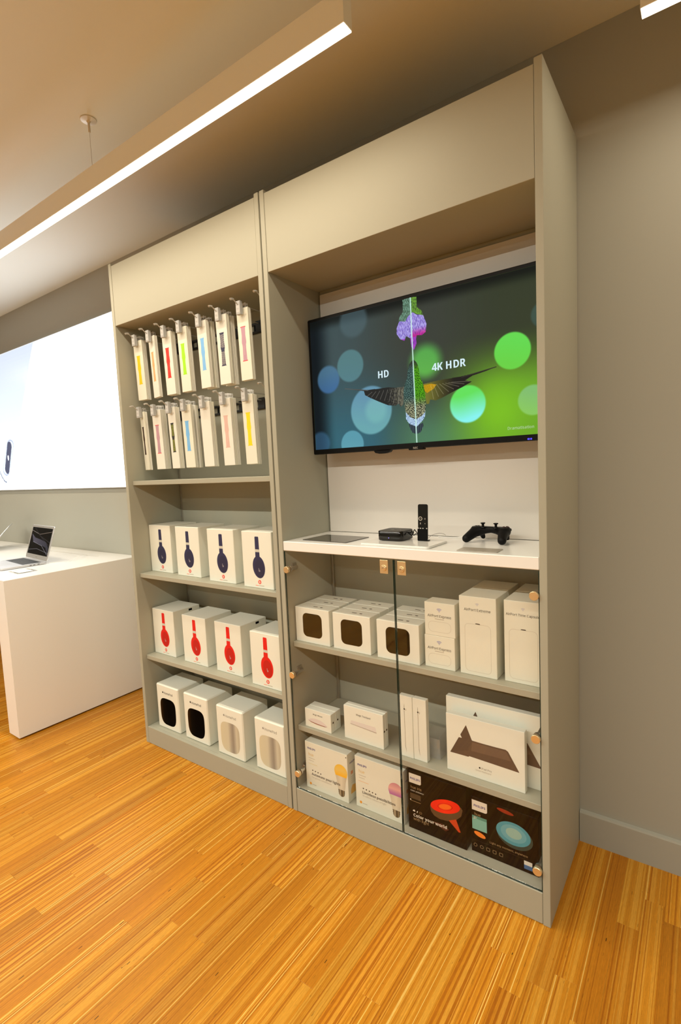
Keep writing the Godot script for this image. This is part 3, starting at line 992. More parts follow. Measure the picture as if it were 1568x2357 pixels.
func right_face(t: Node3D) -> Transform3D:
	return Transform3D(Basis(Vector3(0, 0, -1), Vector3(0, 1, 0), Vector3(1, 0, 0)), Vector3(float(t.get_meta("w")) / 2, 0, float(t.get_meta("d")) / 2))

func top_face(t: Node3D) -> Transform3D:
	return Transform3D(Basis(Vector3(1, 0, 0), Vector3(0, 0, -1), Vector3(0, 1, 0)), Vector3(-float(t.get_meta("w")) / 2, float(t.get_meta("h")), float(t.get_meta("d")) / 2))

func apple(parent: Node3D, x: float, y: float, s: float, xf: Transform3D, m: Material) -> void:
	var a := PackedVector2Array()
	for k in 20:
		var t := TAU * k / 20
		var r := 0.5 + 0.04 * cos(2 * t)
		if absf(wrapf(t - 0.25, -PI, PI)) < 0.5:
			r -= 0.16
		a.append(Vector2(x + s * r * cos(t) * 0.95, y + s * r * sin(t)))
	decal(parent, "printed_mark", a, m, xf)
	decal(parent, "printed_mark", ellipse(x + s * 0.1, y + s * 0.62, s * 0.07, s * 0.16, 10, -0.6), m, xf)

func ordinal(i: int, n: int) -> String:
	return ["first from the left", "second from the left", "third from the left", "fourth, at the right end"][i] if n == 4 else ["left", "middle", "right"][i]

# ------------------------------------------------------------------ headphone boxes
func make_headphone_boxes() -> void:
	var rows := [["navy blue", rgb(44, 46, 84), 0.926, [-2.061, -1.822, -1.551, -1.306], [-0.098, -0.086, -0.063, -0.052], 0.25], ["red", rgb(226, 24, 22), 0.4815, [-2.058, -1.800, -1.554, -1.287], [-0.077, -0.072, -0.073, -0.047], 0.245]]
	for r in rows:
		for i in 4:
			var x: float = r[3][i]
			var hh: float = r[5]
			var t := carton("headphone_box", "white box printed with a %s headphone, %s on its shelf" % [r[0], ordinal(i, 4)], x, x + 0.18, r[2], r[4][i], 0.172, hh, M.card, "boxes of %s headphones" % r[0], 0.002)
			var xf := front(t)
			var m := mat(r[1], 0.5)
			var cx := 0.094
			# head band seen edge on, then the ear cup
			decal(t, "printed_band", pts([cx - 0.0135, 0.135, cx + 0.0125, 0.135, cx + 0.0105, 0.224, cx + 0.0085, 0.228, cx - 0.0105, 0.228, cx - 0.0125, 0.224]), m, xf)
			var cup := ellipse(cx + 0.004, 0.094, 0.0365, 0.049, 30, 0.12)
			decal(t, "printed_cup", cup, m, xf, 2)
			decal(t, "printed_cup_face", ellipse(cx + 0.007, 0.088, 0.027, 0.039, 26, 0.12), mat(r[1].darkened(0.14), 0.5), xf, 3)
			decal(t, "printed_slider", pts([cx - 0.0128, 0.160, cx + 0.012, 0.160, cx + 0.0116, 0.172, cx - 0.0124, 0.172]), mat(rgb(206, 206, 196), 0.5), xf, 3)
			var sb := new_st()
			rings(sb, cx + 0.007, 0.078, 0.0026, 0.0042, 0, TAU, xf * Transform3D(Basis(), Vector3(0, 0, 0.0007)), 12)
			quad(sb, xf * Vector3(cx + 0.003, 0.078, 0.0007), xf * Vector3(cx + 0.0045, 0.078, 0.0007), xf * Vector3(cx + 0.0045, 0.090, 0.0007), xf * Vector3(cx + 0.003, 0.090, 0.0007), Vector3(0, 0, 1))
			obj("printed_cup_mark", sb, mat(rgb(200, 196, 200), 0.4), t)
			# round red mark with a white letter, and the line of small print
			decal(t, "printed_mark", ellipse(cx + 0.004, 0.028, 0.0092, 0.0092, 24), mat(rgb(238, 62, 44), 0.5), xf)
			words(t, "b", 0.016, cx + 0.004, 0.0285, xf, M.card, "mark_lettering", true)
			decal(t, "small_print", pts([cx - 0.022, 0.0105, cx - 0.002, 0.0105, cx - 0.002, 0.0135, cx - 0.022, 0.0135]), mat(rgb(240, 150, 130), 0.6), xf)
			decal(t, "small_print", pts([cx, 0.0105, cx + 0.03, 0.0105, cx + 0.03, 0.0135, cx, 0.0135]), M.inkl, xf)
			if r[0] == "red" and i % 2 == 0:
				decal(t, "side_sticker", pts([0.100, hh - 0.019, 0.122, hh - 0.019, 0.122, hh - 0.008, 0.100, hh - 0.008]), M.inkb, right_face(t))

# ------------------------------------------------------------------ speaker boxes on the bottom of the open unit
func make_speaker_boxes() -> void:
	var gb := band([rgb(58, 36, 12), rgb(12, 8, 5), rgb(2, 2, 3), rgb(3, 3, 4)], [0.0, 0.22, 0.5, 1.0])
	var gw := band([rgb(214, 206, 176), rgb(208, 202, 178), rgb(168, 160, 146), rgb(150, 142, 130), rgb(206, 200, 180), rgb(188, 180, 158)], [0.0, 0.4, 0.56, 0.66, 0.84, 1.0])
	var xs := [-2.017, -1.789, -1.534, -1.283]
	var zs := [-0.038, -0.0375, -0.031, -0.037]
	for i in 4:
		var dark := i < 2
		var t := carton("speaker_box", "white box picturing a %s speaker, %s on the deck" % ["black" if dark else "pale grey", ordinal(i, 4)], xs[i], xs[i] + 0.183, 0.092, zs[i], 0.17, 0.239, M.card, "boxed speakers on the bottom deck", 0.005)
		var xf := front(t)
		# speaker silhouette: full shoulders, narrower foot
		var a := PackedVector2Array()
		for k in 48:
			var th := TAU * k / 48
			var c := cos(th)
			var s := sin(th)
			var e := 2.0 / 3.6
			var px := signf(c) * pow(absf(c), e) * (0.064 + 0.004 * s)
			var py := signf(s) * pow(absf(s), e) * 0.073
			a.append(Vector2(0.0915 + px, 0.096 + py))
		var m := mat(Color.WHITE, 0.5, 0.0, 0.1 if dark else 0.5)
		m.albedo_texture = gb if dark else gw
		decal(t, "printed_speaker", a, m, xf)
		var ik: Material = M.inkb if dark else M.inkg
		apple(t, 0.056, 0.199, 0.010, xf, ik)
		words(t, "HomePod", 0.0168, 0.0645, 0.1985, xf, ik, "lettering", false, 0)

func band(cs: Array, at: Array) -> GradientTexture2D:
	var g := Gradient.new()
	g.colors = PackedColorArray(cs)
	g.offsets = PackedFloat32Array(at)
	var t := GradientTexture2D.new()
	t.gradient = g
	t.width = 128
	t.height = 4
	t.fill_to = Vector2(1, 0)
	return t

func band_up(cs: Array, at: Array) -> GradientTexture2D:
	var t := band(cs, at)
	t.width = 4
	t.height = 128
	t.fill_from = Vector2(0, 0)
	t.fill_to = Vector2(0, 1)
	return t

# ------------------------------------------------------------------ upper shelf behind the glass
func make_upper_glass_shelf() -> void:
	var y := 0.728
	var xs := [-1.0095, -0.818, -0.616]
	for i in 3:
		for k in 3:
			var z: float = [-0.0485, -0.1195, -0.1885][k]
			var d: float = [0.0695, 0.0675, 0.064][k]
			var t := carton("media_box", "square white box with rounded black square print, %s column, %s row" % [ordinal(i, 3), ["front", "second", "third"][k]], xs[i], xs[i] + 0.1735, y, z, d, 0.1445 + 0.0006 * k, M.card, "square boxes on the upper glass shelf", 0.0012)
			decal(t, "printed_square", shift(rrect(0.098, 0.098, 0.021, 6), 0.0875, 0.074), M.gloss, front(t))
			decal(t, "top_print", shift(rrect(0.022, 0.006, 0.001, 2), 0.085, 0.03), M.ink, top_face(t))
			decal(t, "top_print", shift(rrect(0.012, 0.008, 0.003, 2), 0.115, 0.03), M.ink, top_face(t))
	# two small stacked router boxes
	for k in 2:
		var t := carton("router_box", "small white box lettered AirPort Express, %s of the pair" % ["lower" if k == 0 else "upper"], -0.4265 + 0.003 * k, -0.3150 + 0.003 * k, y + 0.1148 * k, -0.060, 0.066, 0.1142 if k == 0 else 0.1165, M.card2, "stacked small router boxes", 0.0012)
		var xf := front(t)
		wifi(t, 0.055, 0.084, 0.011, xf, mat(rgb(132, 132, 190), 0.5))
		words(t, "AirPort Express", 0.0128, 0.055, 0.070, xf, M.ink)
		decal(t, "small_print", pts([0.038, 0.058, 0.072, 0.058, 0.072, 0.0605, 0.038, 0.0605]), M.inkl, xf)
		outline(t, 0.055, 0.032, 0.084, 0.037, 0.016, 0.0007, xf)
	# tall router boxes, two deep
	for i in 2:
		for k in 2:
			var x: float = [-0.297, -0.150][i]
			var z: float = [-0.062, -0.1885][k] - 0.008 * i
			var w: float = [0.125, 0.1195][i]
			var d: float = 0.1235 if k == 0 else 0.115
			var title: String = ["AirPort Extreme", "AirPort Time Capsule"][i]
			var t := carton("router_box", "tall white box lettered %s, %s" % [title, "standing in front" if k == 0 else "standing behind its twin"], x, x + w, y, z, d, 0.2665 + 0.001 * k, M.card2, "tall router boxes", 0.0014)
			var xf := front(t)
			wifi(t, w / 2, 0.2365, 0.0075, xf, mat(rgb(186, 186, 206), 0.5))
			words(t, title, 0.0126 if i == 0 else 0.0110, w / 2 - 0.001 * i, 0.2225, xf, M.ink)
			outline(t, w / 2, 0.094, 0.088, 0.162, 0.014, 0.0007, xf)
			decal(t, "printed_light", pts([w / 2 - 0.008, 0.1755, w / 2 - 0.006, 0.178, w / 2 + 0.007, 0.178, w / 2 + 0.0095, 0.1745]), M.ink, xf)

func wifi(t: Node3D, x: float, y: float, r: float, xf: Transform3D, m: Material) -> void:
	var st := new_st()
	var up := xf * Transform3D(Basis(), Vector3(0, 0, 0.0002))
	for k in 3:
		rings(st, x, y, r * (0.38 + 0.33 * k), r * (0.53 + 0.33 * k), PI / 2 - 0.78, PI / 2 + 0.78, up)
	cap(st, ellipse(x, y + r * 0.1, r * 0.13, r * 0.13, 8), 0.0, up)
	obj("printed_waves", st, m, t)

func outline(t: Node3D, x: float, y: float, w: float, h: float, r: float, th: float, xf: Transform3D) -> void:
	# a thin printed rounded frame: the edges of a white device on white card
	var st := new_st()
	var a := shift(rrect(w, h, r, 6), x, y)
	var b := shift(rrect(w - 2 * th, h - 2 * th, r - th, 6), x, y)
	for i in a.size():
		var j := (i + 1) % a.size()
		quad(st, xf * Vector3(a[i].x, a[i].y, 0.00015), xf * Vector3(a[j].x, a[j].y, 0.00015), xf * Vector3(b[j].x, b[j].y, 0.00015), xf * Vector3(b[i].x, b[i].y, 0.00015), xf.basis * Vector3(0, 0, 1))
	obj("printed_device", st, M.inkl, t)

# ------------------------------------------------------------------ lower shelf behind the glass
func make_lower_glass_shelf() -> void:
	var y := 0.3675
	for k in 2:
		var t := carton("mouse_box", "small white box of a computer mouse, %s" % ["front of the pair" if k == 0 else "back of the pair"], -0.9805, -0.8465, y, -0.0425 - 0.0315 * k, 0.0308 if k == 0 else 0.036, 0.0785, M.card, "mouse boxes", 0.001)
		var xf := front(t)
		words(t, "Magic Mouse", 0.0085, 0.067, 0.060, xf, M.ink)
		decal(t, "printed_mouse", pts([0.016, 0.030, 0.028, 0.038, 0.05, 0.043, 0.078, 0.042, 0.1, 0.034, 0.116, 0.024, 0.1, 0.0225, 0.06, 0.0235, 0.03, 0.026]), mat(rgb(226, 216, 214), 0.5), xf)
		decal(t, "printed_mouse_base", pts([0.016, 0.030, 0.03, 0.0265, 0.06, 0.0235, 0.1, 0.0222, 0.116, 0.0235, 0.1, 0.0195, 0.06, 0.020, 0.03, 0.0235]), mat(rgb(150, 84, 70), 0.5), xf, 2)
		apple(t, 0.0155, 0.040, 0.0085, right_face(t), M.inkb)
	for k in 2:
		var t := carton("trackpad_box", "white box of a computer trackpad, %s" % ["front of the pair" if k == 0 else "back of the pair"], -0.786, -0.606, y, -0.051 - 0.0168 * k, 0.0160 if k == 0 else 0.019, 0.1348, M.card, "trackpad boxes", 0.001)
		var xf := front(t)
		words(t, "Magic Trackpad", 0.0095, 0.092, 0.108, xf, M.ink)
		decal(t, "printed_trackpad", pts([0.030, 0.066, 0.034, 0.079, 0.145, 0.079, 0.150, 0.060, 0.148, 0.057, 0.032, 0.063]), mat(rgb(228, 222, 218), 0.5), xf)
		decal(t, "printed_trackpad_edge", pts([0.030, 0.066, 0.148, 0.0595, 0.150, 0.0605, 0.1495, 0.0555, 0.03, 0.0635]), mat(rgb(186, 178, 168), 0.5), xf, 2)
		apple(t, 0.008, 0.068, 0.0085, right_face(t), M.inkb)
	for k in 2:
		var t := carton("stylus_box", "narrow tall white box of a stylus pen, %s one of two side by side" % ["left" if k == 0 else "right"], -0.5365 + 0.0538 * k, -0.4831 + 0.0538 * k, y, -0.0555 - 0.002 * k, 0.0215, 0.2315, M.card, "stylus boxes", 0.001)
		var xf := front(t)
		decal(t, "printed_pen", pts([0.0205, 0.20, 0.0218, 0.20, 0.0226, 0.04, 0.0262, 0.018, 0.0250, 0.022, 0.0212, 0.04]), M.inkl, xf)
		decal(t, "printed_pen_edge", pts([0.0203, 0.195, 0.0209, 0.195, 0.0215, 0.045, 0.0260, 0.018, 0.0212, 0.040]), M.ink, xf, 2)
		apple(t, 0.0215, 0.181, 0.006, xf, M.inkb)
		decal(t, "small_print", pts([0.0265, 0.176, 0.029, 0.176, 0.029, 0.184, 0.0265, 0.184]), M.inkl, xf)
	# keyboard cover boxes
	var a := carton("keyboard_box", "wide white box picturing a folded grey keyboard cover, in front of a larger one", -0.3560, -0.0885, y, -0.0635, 0.0245, 0.2055, M.card, "keyboard cover boxes", 0.0012)
	keyboard_print(a, 0.0, 0.0, 1.0)
	var b := carton("keyboard_box", "larger white box picturing a grey keyboard cover, partly hidden behind the smaller one", -0.372, -0.028, y, -0.103, 0.024, 0.2475, M.card, "keyboard cover boxes", 0.0012)
	keyboard_print(b, 0.020, -0.004, 1.22)
	# clear tray behind the stylus boxes
	var s := thing("acrylic_tray", "empty clear acrylic pocket standing behind the stylus boxes", "tray", Vector3(-0.425, y + 0.0003, -0.125))
	var st := new_st()
	for q in [[Vector3(-0.028, 0, -0.028), Vector3(0.028, 0.003, 0.028)], [Vector3(-0.028, 0.003, -0.028), Vector3(-0.0255, 0.088, 0.028)], [Vector3(0.0255, 0.003, -0.028), Vector3(0.028, 0.088, 0.028)], [Vector3(-0.0255, 0.003, 0.0255), Vector3(0.0255, 0.075, 0.028)], [Vector3(-0.0255, 0.003, -0.028), Vector3(0.0255, 0.095, -0.0255)]]:
		box(st, q[0], q[1], 0.0004)
	obj("walls", st, M.acryl, s)

func keyboard_print(t: Node3D, ox: float, oy: float, k: float) -> void:
	var xf := front(t)
	var m := mat(rgb(96, 76, 62), 0.6)
	var m2 := mat(rgb(112, 90, 74), 0.6)
	decal(t, "printed_cover", pts([0.0128, 0.066, 0.0722, 0.178, 0.0926, 0.129, 0.130, 0.1285, 0.170, 0.129, 0.206, 0.130, 0.214, 0.126, 0.2496, 0.065, 0.0815, 0.0705, 0.0794, 0.0675, 0.0755, 0.0672], k, ox, oy), m, xf)
	decal(t, "printed_keys", pts([0.0935, 0.1235, 0.2085, 0.1245, 0.2235, 0.096, 0.0890, 0.092], k, ox, oy), m2, xf, 2)
	decal(t, "printed_flap", pts([0.0128, 0.066, 0.0722, 0.178, 0.0926, 0.129, 0.0790, 0.090], k, ox, oy), mat(rgb(88, 70, 58), 0.6), xf, 2)
	decal(t, "printed_gap", pts([0.0455, 0.1285, 0.0515, 0.1395, 0.0570, 0.1285], k, ox, oy), M.card, xf, 3)
	apple(t, 0.118 * k + ox, 0.040 * k + oy, 0.006, xf, M.inkb)
	words(t, "iPad Pro", 0.0095, 0.123 * k + ox, 0.0398 * k + oy, xf, M.inkg, "lettering", false, 0)
	words(t, "Smart Keyboard", 0.0075, 0.130 * k + ox, 0.0295 * k + oy, xf, M.inkl)

# ------------------------------------------------------------------ bulb and lamp boxes on the bottom deck
func make_bulb_boxes() -> void:
	var y := 0.099
	var blue := mat(rgb(58, 52, 140), 0.5)
	var orange := mat(rgb(240, 160, 40), 0.5)
	var glow_y := mat(Color.WHITE, 0.5)
	glow_y.albedo_texture = band_up([rgb(246, 196, 60), rgb(240, 204, 110), rgb(252, 190, 40)], [0, 0.5, 1])
	var glow_p := mat(Color.WHITE, 0.5)
	glow_p.albedo_texture = band_up([rgb(206, 140, 150), rgb(232, 176, 170), rgb(176, 100, 170)], [0, 0.5, 1])
	var grey := mat(Color.WHITE, 0.5)
	grey.albedo_texture = band([rgb(206, 198, 176), rgb(226, 218, 196), rgb(196, 186, 164)], [0, 0.5, 1])
	var metal := mat(Color.WHITE, 0.5)
	metal.albedo_texture = band([rgb(70, 56, 36), rgb(190, 172, 140), rgb(64, 50, 32), rgb(150, 130, 96), rgb(50, 40, 26)], [0, 0.3, 0.55, 0.75, 1])
	for i in 2:
		var x: float = [-0.988, -0.742][i]
		var t := carton("bulb_box", ["white light bulb box with a yellow glowing bulb, beside the left hinge", "white light bulb box with a pink glowing bulb, behind the gap of the glass doors"][i], x, x + 0.2155, y, [-0.0395, -0.0485][i], 0.098, [0.2025, 0.2085][i], M.card2, "white bulb boxes", 0.001)
		var xf := front(t)
		words(t, "PHILIPS", 0.0112, 0.0335, 0.175, xf, blue, "lettering", true)
		words(t, "hue", 0.017, 0.017, 0.150, xf, mat(rgb(226, 196, 130), 0.5), "lettering", false, 0)
		decal(t, "small_print", pts([0.017, 0.132, 0.05, 0.132, 0.05, 0.134, 0.017, 0.134]), M.inkl, xf)
		decal(t, "small_print", pts([0.017, 0.122, 0.044, 0.122, 0.044, 0.1238, 0.017, 0.1238]), M.inkl, xf)
		decal(t, "printed_rule", pts([0.014, 0.108, 0.062, 0.108, 0.062, 0.1092, 0.014, 0.1092]), mat(rgb(214, 196, 90), 0.5) if i == 0 else orange, xf)
		var s := new_st()
		for q in 4 + i:
			cap(s, ellipse(0.036 + 0.014 * q, 0.082 - 0.001 * q, 0.0032, 0.0028, 8), 0.0002, xf)
		obj("printed_icons", s, M.ink, t)
		words(t, ["Automate your lights", "Limitless possibilities"][i], 0.0144, 0.030, 0.066, xf, M.ink, "lettering", true, 0)
		words(t, ["For greater convenience", "16 million colours of light"][i], 0.0095, 0.030, 0.052, xf, M.inkl, "lettering", false, 0)
		decal(t, "printed_badge", shift(rrect(0.010, 0.010, 0.002, 2), 0.022, 0.021), orange, xf)
		decal(t, "small_print", pts([0.030, 0.018, 0.052, 0.018, 0.052, 0.0205, 0.030, 0.0205]), M.inkl, xf)
		# the bulb: dome, body, thread
		var bx := 0.182
		decal(t, "printed_bulb_body", pts([bx - 0.028, 0.105, bx - 0.022, 0.082, bx - 0.0185, 0.056, bx - 0.016, 0.046, bx + 0.016, 0.046, bx + 0.0185, 0.056, bx + 0.022, 0.082, bx + 0.028, 0.105]), grey, xf)
		var dome := PackedVector2Array()
		for q in 21:
			var th := PI * q / 20.0
			dome.append(Vector2(bx + 0.032 * cos(th), 0.122 + 0.031 * sin(th)))
		dome.append(Vector2(bx - 0.031, 0.115))
		dome.append(Vector2(bx - 0.027, 0.103))
		dome.append(Vector2(bx + 0.027, 0.103))
		dome.append(Vector2(bx + 0.031, 0.115))
		decal(t, "printed_bulb_dome", dome, glow_y if i == 0 else glow_p, xf, 2)
		decal(t, "printed_thread", pts([bx - 0.0155, 0.046, bx - 0.0165, 0.043, bx - 0.0145, 0.040, bx - 0.016, 0.036, bx - 0.014, 0.032, bx - 0.0145, 0.028, bx - 0.0105, 0.021, bx - 0.004, 0.0175, bx + 0.004, 0.0175, bx + 0.0105, 0.021, bx + 0.0145, 0.028, bx + 0.014, 0.032, bx + 0.016, 0.036, bx + 0.0145, 0.040, bx + 0.0165, 0.043, bx + 0.0155, 0.046]), metal, xf, 2)
		decal(t, "flap_slot", shift(rrect(0.005, 0.004, 0.001, 2), 0.210, [0.190, 0.196][i]), M.inkb, xf)
		var rf := right_face(t)
		words(t, "PHILIPS", 0.010, 0.034, 0.160, rf, blue, "side_lettering", true)
		decal(t, "side_print", pts([0.022, 0.11, 0.036, 0.11, 0.036, 0.124, 0.022, 0.124]), mat(rgb(226, 150, 110), 0.5), rf)
		for q in 4:
			decal(t, "side_print", pts([0.022, 0.098 - 0.008 * q, 0.06, 0.098 - 0.008 * q, 0.06, 0.0995 - 0.008 * q, 0.022, 0.0995 - 0.008 * q]), M.inkl, rf)
		decal(t, "side_picture", pts([0.018, 0.030, 0.058, 0.026, 0.06, 0.056, 0.03, 0.064, 0.02, 0.05]), mat(rgb(240, 186, 96), 0.5), rf)
	# two dark boxes with table lamps
	var dark := mat(rgb(10, 3, 3), 0.25, 0.0, 0.2)
	var tan_ := mat(rgb(170, 140, 100), 0.5)
	var pale := mat(rgb(232, 226, 214), 0.5)
	var red := mat(Color.WHITE, 0.45)
	red.albedo_texture = band([rgb(240, 20, 4), rgb(255, 44, 12), rgb(236, 14, 2)], [0, 0.5, 1])
	var d1 := carton("lamp_box", "dark brown box picturing a red glowing tilted lamp, under the keyboard boxes", -0.5095, -0.2855, y, -0.050, 0.10, 0.2235, dark, "dark lamp boxes", 0.001)
	var x1 := front(d1)
	logo_tab(d1, 0.007, 0.178, 0.048, 0.036, x1, blue, pale)
	words(d1, "hue iris", 0.0135, 0.012, 0.162, x1, tan_, "lettering", false, 0)
	words(d1, "Color ambiance", 0.0075, 0.012, 0.149, x1, pale, "lettering", false, 0)
	decal(d1, "printed_panel", pts([0.010, 0.118, 0.052, 0.118, 0.052, 0.138, 0.010, 0.138]), mat(rgb(74, 58, 40), 0.5), x1)
	decal(d1, "printed_rule", pts([0.010, 0.108, 0.052, 0.108, 0.052, 0.1095, 0.010, 0.1095]), tan_, x1)
	decal(d1, "printed_dot", ellipse(0.011, 0.112, 0.0025, 0.0025, 10), pale, x1)
	var si := new_st()
	cap(si, pts([0.019, 0.069, 0.028, 0.069, 0.0285, 0.072, 0.0245, 0.0765, 0.019, 0.073]), 0.0002, x1)
	cap(si, pts([0.034, 0.068, 0.037, 0.068, 0.039, 0.073, 0.038, 0.076, 0.0355, 0.073]), 0.0002, x1)
	obj("printed_icons", si, pale, d1)
	outline_m(d1, 0.050, 0.0715, 0.010, 0.007, 0.003, 0.0008, x1, tan_)
	words(d1, "Color your world", 0.0165, 0.020, 0.0555, x1, pale, "lettering", true, 0)
	words(d1, "with light", 0.0150, 0.020, 0.0415, x1, tan_, "lettering", false, 0)
	# tilted bowl lamp
	decal(d1, "printed_lamp_body", pts([0.088, 0.118, 0.092, 0.096, 0.104, 0.083, 0.126, 0.078, 0.156, 0.082, 0.186, 0.096, 0.206, 0.118, 0.212, 0.142, 0.206, 0.150, 0.10, 0.110]), mat(rgb(92, 66, 40), 0.5), x1)
	decal(d1, "printed_lamp_foot", pts([0.160, 0.086, 0.187, 0.100, 0.203, 0.058, 0.196, 0.056]), mat(rgb(206, 64, 20), 0.5), x1, 2)
	decal(d1, "printed_lamp_face", ellipse(0.147, 0.133, 0.058, 0.025, 36, 0.29), red, x1, 3)
	var sr := new_st()
	rings(sr, 0, 0, 0.50, 0.53, 0, TAU, x1 * Transform3D(Basis(Vector3(0, 0, 1), 0.29), Vector3(0.147, 0.132, 0.0006)) * Transform3D(Basis.from_scale(Vector3(0.055, 0.024, 1)), Vector3.ZERO), 30)
	obj("printed_lamp_ring", sr, mat(rgb(180, 16, 6), 0.5), d1)
	decal(d1, "printed_lamp_bulb", ellipse(0.147, 0.132, 0.024, 0.0095, 24, 0.29), mat(rgb(255, 110, 24), 0.5), x1, 5)
	decal(d1, "printed_glow", pts([0.095, 0.058, 0.135, 0.064, 0.160, 0.050, 0.146, 0.040]), mat(rgb(74, 18, 8), 0.4), x1, 1)
	var d2 := carton("lamp_box", "dark brown box picturing a blue glowing bowl lamp, at the lower right corner hinge", -0.2725, -0.0495, y, -0.062, 0.10, 0.1985, dark, "dark lamp boxes", 0.001)
	var x2 := front(d2)
	logo_tab(d2, 0.004, 0.152, 0.053, 0.036, x2, blue, pale)
	words(d2, "hue", 0.0135, 0.012, 0.139, x2, tan_, "lettering", false, 0)
	decal(d2, "printed_panel", pts([0.004, 0.083, 0.055, 0.083, 0.055, 0.132, 0.004, 0.132]), mat(rgb(126, 190, 180), 0.45), x2)
	decal(d2, "printed_panel_head", pts([0.004, 0.122, 0.055, 0.122, 0.055, 0.132, 0.004, 0.132]), mat(rgb(84, 150, 136), 0.45), x2, 2)
	words(d2, "go", 0.011, 0.009, 0.1265, x2, pale, "lettering", false, 0)
	decal(d2, "printed_flag", ellipse(0.030, 0.068, 0.0205, 0.0085, 24, -0.22), mat(rgb(250, 140, 50), 0.45), x2)
	decal(d2, "printed_flag", ellipse(0.118, 0.1845, 0.028, 0.0065, 24, -0.1), mat(rgb(150, 34, 14), 0.45), x2)
	decal(d2, "printed_bowl", ellipse(0.148, 0.108, 0.0580, 0.0420, 36, 0.0), mat(rgb(40, 66, 62), 0.4), x2)
	decal(d2, "printed_bowl", ellipse(0.143, 0.1165, 0.0560, 0.0390, 36, 0.0), mat(rgb(74, 158, 178), 0.4), x2, 2)
	decal(d2, "printed_bowl_glow", ellipse(0.144, 0.1175, 0.042, 0.029, 30, 0.0), mat(rgb(104, 174, 190), 0.4), x2, 3)
	decal(d2, "printed_bowl_glow", ellipse(0.145, 0.1185, 0.026, 0.018, 30, 0.0), mat(rgb(150, 192, 184), 0.4), x2, 4)
	words(d2, "Light any moment, anywhere", 0.0096, 0.064, 0.056, x2, tan_, "lettering", false, 0)
	decal(d2, "printed_rule", pts([0.006, 0.044, 0.196, 0.044, 0.196, 0.0445, 0.006, 0.0445]), mat(rgb(60, 44, 34), 0.5), x2)
	for q in 5:
		outline_m(d2, 0.014 + 0.022 * q, 0.026, 0.012, 0.012, 0.006 if q < 2 else 0.002, 0.0012, x2, tan_)
	decal(d2, "printed_panel", pts([0.177, 0.012, 0.203, 0.012, 0.203, 0.040, 0.177, 0.040]), pale, x2)
	decal(d2, "printed_panel", pts([0.177, 0.012, 0.203, 0.012, 0.203, 0.026, 0.177, 0.026]), mat(rgb(70, 110, 160), 0.5), x2, 2)

func logo_tab(t: Node3D, x: float, y: float, w: float, h: float, xf: Transform3D, ink: Material, m: Material) -> void:
	var a := PackedVector2Array([Vector2(x, y), Vector2(x + w - 0.006, y), Vector2(x + w - 0.0018, y + 0.0018), Vector2(x + w, y + 0.006), Vector2(x + w, y + h), Vector2(x, y + h)])
	decal(t, "printed_tab", a, m, xf, 1)
	words(t, "PHILIPS", 0.0110, x + w / 2, y + h * 0.48, xf, ink, "tab_lettering", true)

func outline_m(t: Node3D, x: float, y: float, w: float, h: float, r: float, th: float, xf: Transform3D, m: Material) -> void:
	outline(t, x, y, w, h, r, th, xf)
	(t.get_child(t.get_child_count() - 1) as MeshInstance3D).material_override = m
	name_last(t, "printed_icon")

func name_last(t: Node3D, called: String) -> void:
	var o := t.get_child(t.get_child_count() - 1)
	t.remove_child(o)
	name_it(o, called, t)

